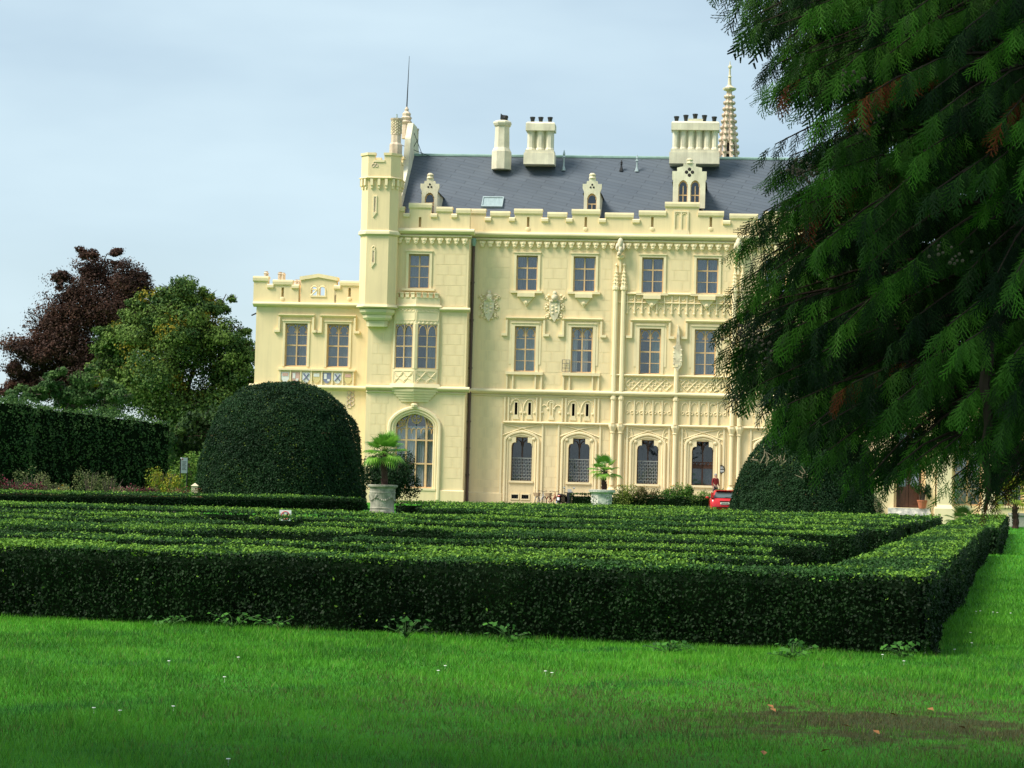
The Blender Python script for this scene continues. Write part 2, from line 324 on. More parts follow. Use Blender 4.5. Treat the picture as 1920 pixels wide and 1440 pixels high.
def window(x0, x1, z0, z1, y, style, curt='curtain_blue', wall='M', gap=None, parent=None, deep=.26):
    """A window in the castle front: frame mesh > panes, curtain, reveal, interior."""
    if wall: HOLES[wall].append((x0, x1, z0, z1))
    fm = 'sash' if style != 'ground' else 'dark_wood'; y1 = y + deep; t = .085 if style != 'ground' else .06; fr = MB()
    fr.box(x0, x0 + t, y1 - .05, y1 + .07, z0, z1); fr.box(x1 - t, x1, y1 - .05, y1 + .07, z0, z1)
    fr.box(x0 + t, x1 - t, y1 - .05, y1 + .07, z0, z0 + t); fr.box(x0 + t, x1 - t, y1 - .05, y1 + .07, z1 - t, z1)
    xc = (x0 + x1) / 2; h = z1 - z0; cols = [(x0 + t, xc - .045), (xc + .045, x1 - t)]; fr.box(xc - .045, xc + .045, y1 - .06, y1 + .06, z0 + t, z1 - t)
    if style == 'six': rows = [z0 + t, z0 + h * .335, z0 + h * .655, z1 - t]; thick = [.02, .045]
    elif style == 'gothic': rows = [z0 + t, z0 + h * .245, z0 + h * .495, z0 + h * .73, z1 - t]; thick = [.02, .045, .02]
    elif style == 'ground': rows = [z0 + t, z0 + h * .52, z1 - t]; thick = [.045]
    else: rows = [z0 + t, z0 + h * .245, z0 + h * .495, z0 + h * .73, z1 - t]; thick = [.02, .045, .02]
    for r, tk in zip(rows[1:-1], thick):
        for a, b in cols: fr.box(a, b, y1 - .045, y1 + .05, r - tk, r + tk)
    if style in ('gothic', 'oriel'):
        for a, b in cols:
            pz = rows[-2] + (rows[-1] - rows[-2]) * .25; rib(fr, pointed(a + .01, b - .01, pz, (z1 - t - pz) * .95, 5), y1 - .02, .035, 4)
            rib(fr, [(a + .02, pz), (a + .13, pz - .02), (a + .10, pz + .1)], y1 - .01, .028, 4); rib(fr, [(b - .02, pz), (b - .13, pz - .02), (b - .10, pz + .1)], y1 - .01, .028, 4)
    if style == 'ground':
        for a, b in cols:
            rib(fr, pointed(a, b, z1 - t - .55, .45, 5), y1 - .02, .03, 4)
    w = fr.build('window', fm, parent or castle)
    for ci, (a, b) in enumerate(cols):
        for r0, r1 in zip(rows[:-1], rows[1:]):
            MB().box(a - .01, b + .01, y1 + .0, y1 + .012, r0 - .01, r1 + .01).build('pane', 'glass' if style != 'ground' else 'glass_dark', w)
    opening_box(x0, x1, z0, z1, y - .0, y1 + .02, True).build('reveal', 'trim', w)
    opening_box(x0, x1, z0, z1, y1 + .08, y1 + 1.3, False).build('interior', 'interior', w)
    if curt == 'curtain_blue':
        hsh = int(abs(x0) * 37 + z0 * 11) % 5; curt = ('curtain_blue', 'curtain_pale', 'curtain_blue', 'curtain_grey', 'curtain_pale')[hsh]
        if gap is None and hsh == 2 and style != 'ground': gap = [(x0 + .03, x0 + (x1 - x0) * .42), (x0 + (x1 - x0) * .6, x1 - .03)]
    if curt:
        segs = [(x0 + .03, x1 - .03)] if gap is None else gap
        for a, b in segs: curtain_mesh(a, b, z0 + .02, z1 - .02, y1 + .2, max(2, int((b - a) * 4))).build('curtain', curt, w)
    return w

def hood(mb, x0, x1, zt, zd, y, w=.13):             # label mould: horizontal bar, two drops with returned ends
    mb.strip(x0, x1, [(y, zt), (y, zt - w * 1.5), (y - .10, zt - w * 1.2), (y - .2, zt - w * .5), (y - .2, zt - w * .2), (y - .06, zt)])
    for a, s in ((x0, 1), (x1, -1)):
        mb.box(min(a, a + s * w), max(a, a + s * w), y - .15, y, zd, zt - w * 1.45)
        mb.box(min(a - s * .28, a + s * w), max(a - s * .28, a + s * w), y - .17, y, zd - .12, zd + .05)
trim = MB()                                        # sills, hood moulds and frames of the main front
hood_parts = []
def surround(x0, x1, z0, z1, y, w=.17, d=.07):
    m = MB(); m.box(x0 - w, x0 - .001, y - d, y + .2, z0, z1 + w); m.box(x1 + .001, x1 + w, y - d, y + .2, z0, z1 + w); m.box(x0, x1, y - d * .98, y + .2, z1, z1 + w * .98)
    m.box(x0 - w - .05, x1 + w + .05, y - d - .06, y + .1, z1 + w, z1 + w + .07); return m

# third-row windows (plain six-pane)
z30, z31 = Z(1040, 546.2), Z(1040, 480)
for i, (a, b) in enumerate([(967, 1009), (1074, 1117.5), (1202.5, 1245), (1304.6, 1348), (1433, 1476), (1538, 1581)]):
    x0, x1 = X(a + 1, 512), X(b - 1, 512)
    w = window(x0, x1, z30, z31, 0, 'six'); surround(x0, x1, z30, z31, 0).build('window_surround', 'trim', w)
    s = MB(); s.box(x0 - .35, x1 + .35, -.2, 0, z30 - .16, z30 - .003); s.build('window_sill', 'trim', w)
    s = MB(); xc = (x0 + x1) / 2; s.box(xc - .58, xc + .58, -.33, 0, z30 - .42, z30 - .165); s.prism([(xc - .5, z30 - .425), (xc, z30 - 1.05), (xc + .5, z30 - .425)], -.16, 0); s.ball((xc, -.12, z30 - .8), .16, 6, 4)
    s.build('sill_bracket', 'trim', w)
# second-row windows (gothic)
z20, z21 = Z(1040, 698.2), Z(1040, 612.6)
curts = ['curtain_green', None, 'curtain_green', 'curtain_blue', 'curtain_blue', 'curtain_blue']
for i, (a, b) in enumerate([(962.5, 1006), (1068.5, 1113), (1196.5, 1241), (1300, 1344), (1428, 1472), (1533, 1577)]):
    x0, x1 = X(a + 2, 655), X(b - 2, 655)
    g = None if i != 2 else [(x1 - .62, x1 - .03)]
    if i == 1: g = [(x0 + .03, x0 + .4), (x1 - .75, x1 - .35)]
    w = window(x0, x1, z20, z21, 0, 'gothic', 'curtain_white' if i == 1 else curts[i], gap=g)
    s = surround(x0, x1, z20, z21, 0, .2, .05); s.box(x0 - .36, x0 - .21, -.03, .2, z20 + .5, z21 + .36); s.box(x1 + .21, x1 + .36, -.03, .2, z20 + .5, z21 + .36); s.box(x0 - .205, x1 + .205, -.032, .2, z21 + .24, z21 + .36)
    s.build('window_surround', 'trim', w)
    if i < 4:
        hm = MB(); hood(hm, x0 - .62, x1 + .62, z21 + .6, z21 - .55, 0); hm.build('hood_mould', 'trim', w)
    if i < 2:
        s = MB(); s.box(x0 - .55, x1 + .55, -.22, 0, z20 - .2, z20 - .003)
        for q in (x0 - .5, x0 - .1, x1 + .0, x1 + .4): s.box(q, q + .1, -.14, 0, ZM + .02, z20 - .2)
        s.build('window_sill', 'trim', w)
    if i == 1:                                     # small iron grille leaf standing open beside the sash
        gr = MB(); gx = x0 - .55
        for q in (0, .25, .5): gr.tube([(gx + q, -.12, z20 + .05), (gx + q, -.12, z20 + .85)], .018, 4)
        for q in (.05, .3, .6, .85): gr.tube([(gx, -.12, z20 + q), (gx + .5, -.12, z20 + q)], .014, 4)
        gr.build('iron_grille', 'iron', w)
# ground-row windows with shouldered heads and iron lattices
z10, z11 = Z(1040, 903), Z(1040, 821)
for i, (a, b) in enumerate([(958, 997), (1065, 1105), (1194, 1234), (1297, 1337), (1426, 1466)]):
    x0, x1 = X(a, 865), X(b, 865)
    w = window(x0, x1, z10, z11, 0, 'ground', 'curtain_blue' if i != 3 else None, deep=.5)
    sh = MB(); q = .3; zt = z11 - .36
    for s in (0, 1):
        pts = [(0, zt - .28), (.05, zt - .08), (.18, zt), (q, zt), (q, z11), (0, z11)]
        poly = [(x0 + px_, pz_) for px_, pz_ in pts] if s == 0 else [(x1 - px_, pz_) for px_, pz_ in reversed(pts)]
        sh.prism(poly, -.03, .4)
    sh.build('shouldered_head', 'trim', w)
    if i != 3:
        gr = MB(); zz = z10 + (z11 - z10) * .52
        gr.box(x0 + .04, x1 - .04, .36, .40, zz - .03, zz + .03); xx = (x0 + x1) / 2; k = 12
        for j in range(1, k): xq = x0 + (x1 - x0) * j / k; gr.tube([(xq + .025 * (-1) ** (j + q_), .38, z10 + .02 + (zz - z10) * q_ / 12) for q_ in range(13)], .014, 4)
        for q_ in range(1, 7): gr.box(x0 + .04, x1 - .04, .372, .388, z10 + (zz - z10) * q_ / 7 - .012, z10 + (zz - z10) * q_ / 7 + .012)
        gr.build('iron_lattice', 'grille_grey', w)
    else:
        zz = z10 + (z11 - z10) * .40; s = MB(); s.box(x0 + .06, x1 - .06, .44, .5, zz - .05, zz + .22)
        for q_ in range(5): s.ball((x0 + .2 + q_ * (x1 - x0 - .4) / 4, .43, zz + .24), .08, 6, 4)
        s.build('carved_rail', 'dark_wood', w)
        for c0, c1 in ((x0 + .07, (x0 + x1) / 2 - .05), ((x0 + x1) / 2 + .05, x1 - .07)): curtain_mesh(c0, c1, z10 + .04, zz - .06, .6, 6, .03).build('curtain', 'curtain_white', w)
    s = MB(); s.box(x0 - .12, x1 + .12, -.1, .45, z10 - .14, z10 - .002); s.build('window_sill', 'trim', w)
    # arched stucco frame and interlaced ribs above
    fr = MB(); fx0, fx1 = x0 - .42, x1 + .42; zt = ZL - .05; zs = z11 - .25
    for xq in (fx0 - .32, fx1 + .2):
        fr.box(xq, xq + .12, -.09, 0, .2, zt)
    rib(fr, [(fx0 + .0, .3)] + [(fx0, zs)] + tudor(fx0, fx1, zs, .62)[1:] + [(fx1, .3)], -.03, .09, 6)
    rib(fr, [(fx0 + .17, .3), (fx0 + .17, zs)] + tudor(fx0 + .17, fx1 - .17, zs, .42)[1:] + [(fx1 - .17, .3)], -.01, .06, 5)
    rib(fr, [(fx0 - .2, zs + .35), ((x0 + x1) / 2, zs + .85), (fx1 + .25, zt - .06)], -.03, .045, 4); rib(fr, [(fx1 + .2, zs + .35), ((x0 + x1) / 2, zs + .85), (fx0 - .25, zt - .06)], -.03, .045, 4)
    for xq in (fx0 + .3, fx1 - .3): fr.ball((xq, -.04, z11 - .1), (.13, .08, .12), 6, 4)
    fr.build('arched_frame', 'trim', w)
# small cellar lights under the first ground window
for a, b in ((959, 971.5), (978, 991)):
    x0, x1, z0, z1 = X(a, 931), X(b, 931), Z(975, 935), Z(975, 927.5)
    HOLES['M'].append((x0, x1, z0, z1)); f = MB()
    f.box(x0 - .08, x0 - .001, -.05, .1, z0 - .08, z1 + .08); f.box(x1 + .001, x1 + .08, -.05, .1, z0 - .08, z1 + .08); f.box(x0, x1, -.05, .1, z1, z1 + .08); f.box(x0, x1, -.05, .1, z0 - .08, z0)
    w = f.build('cellar_window', 'trim', castle); opening_box(x0, x1, z0, z1, .0, .6, False).build('interior', 'interior', w)
    g = MB()
    for q in range(1, 4): g.box(x0 + (x1 - x0) * q / 4 - .012, x0 + (x1 - x0) * q / 4 + .012, .05, .07, z0, z1)
    g.build('iron_bar', 'iron', w)

# projecting block: upper window, oriel, big arched window
x0, x1 = X(766, 510, YB), X(805, 510, YB); zb0, zb1 = Z(786, 541, YB), Z(786, 476.5, YB)
w = window(x0, x1, zb0, zb1, YB, 'six', wall='B'); surround(x0, x1, zb0, zb1, YB).build('window_surround', 'trim', w)
MB().box(x0 - .4, x1 + .4, YB - .2, YB, zb0 - .16, zb0 - .003).build('window_sill', 'trim', w)
# oriel: a two-faced prow
yo = YB - .62; ox0, ox1, oxc = X(738, 650, YB), X(823, 650, YB), X(778, 650, yo)
def prow(z, out=0.0): return [(ox0 - out, YB + .02, z), (ox0 - out, YB - .14 - out * .6, z), (oxc, yo - out, z), (ox1 + out, YB - .14 - out * .6, z), (ox1 + out, YB + .02, z)]
zo = {k: Z(778, v, yo) for k, v in dict(bt=550, bb=572, s0=577, f0=583, f1=601, w1=607, w0=691, p1=696, p0=719, m1=722, m0=729, c0=750).items()}
o = MB(); o.loft([prow(zo['w1']), prow(zo['bt'] - .25)]); oriel = o.build('oriel', 'trim', castle); MB().loft([prow(zo['m1']), prow(zo['w0'])]).build('oriel_base', 'trim', oriel)
o = MB(); o.loft([prow(zo['s0'], .04), prow(zo['s0'] + .1, .16), prow(zo['bb'] + .05, .1)]); o.build('oriel_cornice', 'trim', oriel); o = MB(); o.loft([prow(zo['m0'], .05), prow(zo['m0'] + .1, .2), prow(zo['m1'] + .1, .12)])
for k in range(5): o.loft([[(ox0 + .14 * k * 1.1 - .06, YB + .02, zo['m0'] - .02 - k * .17), (ox0 + .14 * k * 1.1 - .06, YB - .16 + .02 * k, zo['m0'] - .02 - k * .17), (oxc, yo - .14 + .12 * k, zo['m0'] - .02 - k * .17), (ox1 - .14 * k * 1.1 + .06, YB - .16 + .02 * k, zo['m0'] - .02 - k * .17), (ox1 - .14 * k * 1.1 + .06, YB + .02, zo['m0'] - .02 - k * .17)],
                          [(ox0 + .14 * k * 1.1 - .02, YB + .02, zo['m0'] - .18 - k * .17), (ox0 + .14 * k * 1.1 - .02, YB - .13 + .02 * k, zo['m0'] - .18 - k * .17), (oxc, yo - .08 + .12 * k, zo['m0'] - .18 - k * .17), (ox1 - .14 * k * 1.1 + .02, YB - .13 + .02 * k, zo['m0'] - .18 - k * .17), (ox1 - .14 * k * 1.1 + .02, YB + .02, zo['m0'] - .18 - k * .17)]])
o.build('corbel_moulding', 'trim', oriel); o = MB(); o.lathe([(.05, -.25), (.22, -.2), (.26, -.05), (.16, .05)], (oxc, YB - .1, zo['c0'] - .25), 8); o.build('boss', 'trim', oriel)
for s in (0, 1):                                    # the two glazed faces, battlements and tracery panels
    p = np.array([ox0, YB - .14]) if s == 0 else np.array([oxc, yo]); q = np.array([oxc, yo]) if s == 0 else np.array([ox1, YB - .14]); ln = float(np.linalg.norm(q - p)); ang = math.atan2(q[1] - p[1], q[0] - p[0])
    def face(mb, name, m, par):
        ob = mb.build(name, m, par); ob.location = (p[0], p[1], 0); ob.rotation_euler = (0, 0, ang); return ob
    wx0, wx1 = (.12, ln - .16) if s == 0 else (.16, ln - .12); a, b = zo['w0'], zo['w1']; fr = MB(); t = .07
    fr.box(wx0, wx0 + t, .02, .12, a, b); fr.box(wx1 - t, wx1, .02, .12, a, b); fr.box(wx0 + t, wx1 - t, .02, .12, a, a + t); fr.box(wx0 + t, wx1 - t, .02, .12, b - t, b); xc = (wx0 + wx1) / 2; fr.box(xc - .04, xc + .04, .015, .11, a + t, b - t)
    rows = [a + t, a + (b - a) * .25, a + (b - a) * .5, a + (b - a) * .73, b - t]
    for r, tk in zip(rows[1:-1], (.02, .04, .02)): fr.box(wx0 + t, wx1 - t, .025, .1, r - tk, r + tk)
    for c0, c1 in ((wx0 + t, xc - .04), (xc + .04, wx1 - t)): rib(fr, pointed(c0, c1, rows[3] + .12, (b - t - rows[3] - .12) * .95, 5), .02, .03, 4)
    w = face(fr, 'window', 'sash', oriel)
    for c0, c1 in ((wx0 + t, xc - .04), (xc + .04, wx1 - t)):
        for r0, r1 in zip(rows[:-1], rows[1:]): MB().box(c0, c1, .06, .07, r0, r1).build('pane', 'glass', w)
    curtain_mesh(wx0 + (.75 if s == 0 else .6), wx1 - .05, a, b, .22, 4, .03).build('curtain', 'curtain_blue', w)
    pil = MB(); pil.box(0, wx0, -.03, .15, a, b); pil.box(wx1, ln, -.03, .15, a, b); face(pil, 'jamb', 'trim', oriel)
    pn, pf = MB(), MB()
    for pn_, zz0, zz1 in ((pn, zo['p0'], zo['p1']), (pf, zo['f0'], zo['f1'])):
        pn_.box(.1, ln - .1, -.03, .05, zz0 - .05, zz0); pn_.box(.1, ln - .1, -.03, .05, zz1, zz1 + .05); pn_.box(.05, .1, -.03, .05, zz0 - .05, zz1 + .05); pn_.box(ln - .1, ln - .05, -.03, .05, zz0 - .05, zz1 + .05)
    zz0, zz1 = zo['p0'], zo['p1']
    for k in range(2):
        c0 = .12 + (ln - .24) * k / 2; c1 = .12 + (ln - .24) * (k + 1) / 2
        rib(pn, [(c0, zz0), (c1, zz1)], -.01, .035, 4); rib(pn, [(c0, zz1), (c1, zz0)], -.01, .035, 4); rib(pn, arc((c0 + c1) / 2, zz0, (c1 - c0) / 2, 0, PI), -.01, .03, 4); rib(pn, arc((c0 + c1) / 2, zz1, (c1 - c0) / 2, 0, -PI), -.01, .03, 4)
    for k in range(5):
        c0 = .1 + (ln - .2) * k / 5; c1 = .1 + (ln - .2) * (k + 1) / 5; rib(pf, arc((c0 + c1) / 2, zo['f0'], (c1 - c0) / 2, 0, PI, 5), -.01, .03, 4); pf.ball(((c0 + c1) / 2, -.01, zo['f1'] - .15), (.09, .05, .09), 6, 4)
    face(pn, 'tracery_panel', 'trim', oriel); face(pf, 'frieze_panel', 'trim', oriel)
    for k in range(4):
        c0 = ln * k / 4; m = MB(); m.box(c0 + .03, c0 + ln / 4 - .12, -.06, .14, zo['bt'] - .27, zo['bt']); m.box(c0, c0 + ln / 4 - .09, -.1, .16, zo['bt'] + .002, zo['bt'] + .07); face(m, 'merlon', 'trim', oriel)
HOLES['B'].append((ox0 + .15, ox1 - .15, zo['w0'], zo['w1'])); opening_box(ox0 + .15, ox1 - .15, zo['w0'], zo['w1'], YB + .0, YB + 1.4, False).build('interior', 'interior', oriel)
# big arched window
bx0, bx1 = X(740, 850, YB), X(816, 850, YB); bz0 = Z(778, 915, YB); bzs = Z(778, 800, YB); bzt = Z(778, 769, YB)
HOLES['B'].append((bx0, bx1, bz0, bzt))
out_ = tudor(bx0, bx1, bzs, bzt - bzs, 8); sp = MB(); mid = len(out_) // 2
sp.prism([(bx0, bzt)] + out_[:mid + 1], YB - .0, YB + .5); sp.prism(out_[mid:] + [(bx1, bzt)], YB - .0, YB + .5)
for md in (sp.f,): pass
fr = MB(); bw = bx1 - bx0
def big(xf): return bx0 + bw * xf
for xf, tk in ((.26, .07), (.5, .045), (.755, .07)): fr.box(big(xf) - tk, big(xf) + tk, YB + .3, YB + .46, bz0, bzs + (.15 if xf != .5 else -.3))
fr.box(bx0, bx0 + .09, YB + .3, YB + .45, bz0, bzs); fr.box(bx1 - .09, bx1, YB + .3, YB + .45, bz0, bzs); fr.box(bx0, bx1, YB + .31, YB + .45, bz0, bz0 + .09)
for py in (825, 869): z = Z(778, py, YB); fr.box(bx0, bx1, YB + .305, YB + .44, z - .05, z + .05)
zt = bzs - .15
for a, b in ((.02, .13), (.13, .25), (.27, .385), (.385, .5), (.5, .62), (.62, .745), (.765, .88), (.88, .98)): rib(fr, pointed(big(a), big(b), zt - .3, .35, 5), YB + .36, .035, 4)
rib(fr, pointed(big(.26), big(.755), zt, (bzt - zt) * .98, 6), YB + .35, .055, 5)
for cx, cz, r in ((.5, zt + .72, .3), (.14, zt + .38, .2), (.86, zt + .38, .2)):
    for k in range(4): a = PI / 4 + k * PI / 2; rib(fr, arc(big(cx) + r * .55 * math.cos(a), cz + r * .55 * math.sin(a), r * .48, 0, 2 * PI, 8), YB + .36, .03, 4)
    rib(fr, arc(big(cx), cz, r * 1.15, 0, 2 * PI, 10), YB + .36, .035, 4)
rib(fr, [(big(.02), zt), (big(.14), zt + .2), (big(.26), zt + .75)], YB + .36, .04, 4); rib(fr, [(big(.98), zt), (big(.86), zt + .2), (big(.755), zt + .75)], YB + .36, .04, 4)
bigw = fr.build('arched_window', 'sash', castle)
sp.build('spandrel', 'trim', bigw)
for c0, c1 in ((.03, .25), (.27, .49), (.51, .74), (.765, .97)):
    for p0, p1 in ((914, 870), (868, 826), (824, 800), (800, 770)):
        MB().box(big(c0), big(c1), YB + .38, YB + .39, Z(778, p0, YB), Z(778, p1, YB) if p1 > 780 else bzt - .1).build('pane', 'glass', bigw)
curtain_mesh(bx0 + .05, bx1 - .05, bz0 + .05, bzs + .05, YB + .5, 14, .03).build('curtain', 'curtain_white', bigw)
opening_box(bx0, bx1, bz0, bzt, YB, YB + .48, True).build('reveal', 'trim', bigw); opening_box(bx0, bx1, bz0, bzt, YB + .5, YB + 2, False).build('interior', 'interior', bigw)
m = MB(); ax0, ax1 = X(729, 850, YB), X(823, 850, YB); azt = Z(778, 764, YB)
for k, (d, r, yy) in enumerate(((0, .13, -.06), (.2, .09, -.02), (.36, .07, .06))):
    rib(m, [(ax0 + d, .3), (ax0 + d, bzs)] + tudor(ax0 + d, ax1 - d, bzs, azt - bzs - d)[1:] + [(ax1 - d, .3)], YB + yy, r, 6)
m.box(bx0 - .1, bx1 + .1, YB - .14, YB + .3, bz0 - .15, bz0 - .002); m.build('arch_moulding', 'trim', bigw)

# low wing windows and shields
z40, z41 = Z(595, 688, YW), Z(595, 607, YW)
for i, (a, b) in enumerate(((533, 577), (611.5, 655))):
    x0, x1 = X(a + 1, 650, YW), X(b - 1, 650, YW); w = window(x0, x1, z40, z41, YW, 'gothic', wall='W')
    surround(x0, x1, z40, z41, YW, .15, .05).build('window_surround', 'trim', w)
    hm = MB(); hood(hm, x0 - .48, x1 + .45, z41 + .62, z41 - .5, YW); hm.build('hood_mould', 'trim', w)
m = MB(); sx0, sx1 = X(524, 710, YW), X(664, 710, YW); zs1, zs0 = Z(595, 692, YW), Z(595, 722, YW)
m.box(sx0 - .1, sx1 + .1, YW - .2, YW, zs1 - .12, zs1); m.box(sx0, sx1, YW - .03, YW, zs0, zs1 - .12)
for k in range(8): q = sx0 + (sx1 - sx0 - .1) * k / 7; m.box(q, q + .1, YW - .14, YW - .03, zs0, zs1 - .12)
shp = m.build('shield_panel', 'trim', castle)
sw = (sx1 - sx0 - .1) / 7
for k, (c1, c2) in enumerate((('shield_white', 'shield_red'), ('shield_red', 'shield_white'), ('shield_white', 'shield_navy'), ('shield_gold', 'shield_white'), ('shield_navy', 'shield_white'), ('shield_white', 'shield_navy'), ('shield_gold', 'shield_red'))):
    xc = sx0 + sw * (k + .5) + .05; zc = (zs0 + zs1) / 2 - .03; m = MB(); m.prism([(xc - .27, zc + .32), (xc - .27, zc - .15), (xc - .12, zc - .34), (xc, zc - .4), (xc + .12, zc - .34), (xc + .27, zc - .15), (xc + .27, zc + .32)][::-1] if False else [(xc - .27, zc - .15), (xc - .12, zc - .34), (xc, zc - .4), (xc + .12, zc - .34), (xc + .27, zc - .15), (xc + .27, zc + .32), (xc - .27, zc + .32)], YW - .1, YW - .031)
    s = m.build('shield', c1, shp); m = MB()
    if k % 3 == 0: m.box(xc - .2, xc + .2, YW - .115, YW - .101, zc + .05, zc + .27)
    elif k % 3 == 1: m.box(xc - .2, xc - .02, YW - .115, YW - .101, zc - .1, zc + .27); m.box(xc + .02, xc + .2, YW - .115, YW - .101, zc - .25, zc - .1)
    else: m.tube([(xc - .18, YW - .105, zc - .2), (xc + .18, YW - .105, zc + .25)], .05, 4); m.tube([(xc + .18, YW - .107, zc - .2), (xc - .18, YW - .107, zc + .25)], .05, 4)
    m.build('charge', c2, s)
m = MB(); q0, q1 = X(652, 740, YW), X(664, 740, YW)
for k in range(8): rib(m, arc(q0 + (q1 - q0) * (.3 if k % 2 else .7), Z(658, 733 + k * 4, YW), .16, 0, 2 * PI, 6), YW - .01, .04, 4)
m.build('wing_ornament', 'warm_stone', castle)

# ---- string courses, cornice (profiles in (y,z))
def course(x0, x1, z, y, h=.34, d=.3):
    return [(y + .05, z), (y - d * .55, z), (y - d, z - h * .3), (y - d, z - h * .5), (y - d * .45, z - h * .85), (y + .05, z - h)]
XR = X(1720, 700); XB0, XB1 = X(689, 650, YB), X(874.5, 650, YB); XW0 = X(479, 640, YW)
ZTOPW = Z(600, 571, YW)
cor = MB(); cor.strip(XB1 + .02, XR, course(0, 0, ZC + .16, 0, .42, .38)); cor.strip(XB1 + .02, XR, course(0, 0, ZC - .28, 0, .2, .2))
cor.strip(XB0 - .1, XB1 + .36, course(0, 0, ZC + .16, YB, .42, .38)); cor.strip(XB0, XB1 + .18, course(0, 0, ZC - .28, YB, .2, .2))
cor.build('cornice', 'ledge', castle)
sc_ = MB(); sc_.strip(XB1 + .02, XR, course(0, 0, ZM + .1, 0, .36, .32)); sc_.strip(XB1 + .02, XR, course(0, 0, ZM - .3, 0, .1, .1))
sc_.strip(XB0, XB1 + .3, course(0, 0, ZM + .1, YB, .36, .32)); sc_.strip(XB0, XB1 + .1, course(0, 0, ZM - .3, YB, .1, .1))
zw = Z(600, 722, YW); sc_.strip(XW0 - .3, XB0, course(0, 0, zw, YW, .36, .32))
sc_.strip(XW0 - .2, XB0, course(0, 0, ZTOPW + .12, YW, .36, .34)); zz = Z(850, 577, YB); sc_.strip(ox1, XB1 + .2, course(0, 0, zz, YB, .3, .26)); sc_.strip(XB0, ox0, course(0, 0, zz, YB, .3, .26))
sc_.build('string_course', 'ledge', castle)
XP0 = X(944, 791); XQ0 = X(1172, 700); s2 = MB(); s2.strip(XP0, XR, course(0, 0, ZL + .06, 0, .2, .2))
s2.strip(XQ0, XR, course(0, 0, z30 - .0, 0, .17, .2)); s2.strip(X(1152, 568), XR, course(0, 0, Z(1260, 567.5), 0, .1, .12)); s2.strip(X(1146, 703), XR, course(0, 0, z20 - .02, 0, .17, .2))
s2.build('sill_course', 'trim', castle)
pl = MB(); pl.strip(XB1 + .01, XP0, [(.05, 0), (-.1, 0), (-.1, Z(920, 925)), (.0, Z(920, 923)), (.05, Z(920, 923))]); pl.strip(XB0, XB1 + .08, [(YB + .05, 0), (YB - .1, 0), (YB - .1, Z(850, 921, YB)), (YB, Z(850, 919, YB)), (YB + .05, Z(850, 919, YB))])
pl.build('plinth', 'stucco_smooth', castle)

# ---- slits, blind arcades and tracery of the main front
slit_z0, slit_z1 = Z(1035, 779), Z(1035, 756)
slits = []
for px in (967.6, 993, 1075, 1101):
    x = X(px, 768); HOLES['M'].append((x - .09, x + .09, slit_z0, slit_z1)); f = MB()
    f.box(x - .15, x - .091, -.04, .3, slit_z0, slit_z1 + .06); f.box(x + .091, x + .15, -.04, .3, slit_z0, slit_z1 + .06); f.box(x - .09, x + .09, -.04, .3, slit_z1, slit_z1 + .06); f.prism([(x - .22, slit_z0 - .3), (x + .22, slit_z0 - .3), (x + .12, slit_z0), (x - .12, slit_z0)], -.06, 0)
    w = f.build('arrow_slit', 'trim', castle); opening_box(x - .09, x + .09, slit_z0, slit_z1, .05, .8, False).build('interior', 'interior', w); slits.append(w)
x = X(1034, 768); f = MB(); f.box(x - .14, x - .06, -.06, 0, slit_z0, slit_z1); f.box(x + .06, x + .14, -.06, 0, slit_z0, slit_z1); f.box(x - .14, x + .14, -.06, 0, slit_z1, slit_z1 + .1); f.prism([(x - .2, slit_z0 - .3), (x + .2, slit_z0 - .3), (x + .12, slit_z0), (x - .12, slit_z0)], -.06, 0); f.build('blind_slit', 'trim', castle)
tr = MB(); zt, zb_ = ZM - .42, ZL + .07
for px in (946.5, 953.5, 1006, 1013.5, 1054, 1061, 1115, 1122): x = X(px, 768); tr.box(x - .05, x + .05, -.1, 0, zb_, zt)
for a, b in ((955, 1006), (1062, 1115)):
    xa, xb = X(a, 760), X(b, 760); w_ = xb - xa
    for s in (0, 1):
        c0 = xa + w_ * .5 * s; c1 = c0 + w_ * .5
        rib(tr, pointed(c0 + .03, c1 - .03, zt - 1.0, .85, 5), -.02, .055, 4)
        for k in (c0 + .12, c1 - .12): tr.ball((k, -.03, zt - 1.05), (.1, .06, .09), 6, 4)
    rib(tr, pointed(xa, xb, zt - .55, .5, 6), -.02, .04, 4); tr.box(xa + w_ / 2 - .035, xa + w_ / 2 + .035, -.07, 0, zb_, zt - 1.0)
xa, xb = X(1014, 750), X(1053, 750)
for k in range(3): rib(tr, arc(xa + (xb - xa) * (k + .5) / 3, zt - .75 + (.3 if k == 1 else 0), .24, -.3, PI + .3, 6), -.02, .05, 4)
for k in range(4): tr.ball((xa + .1 + (xb - xa - .2) * k / 3, -.03, zt - (1.0 if k in (0, 3) else .75)), (.1, .06, .09), 6, 4)
tr.build('blind_tracery', 'trim', castle)
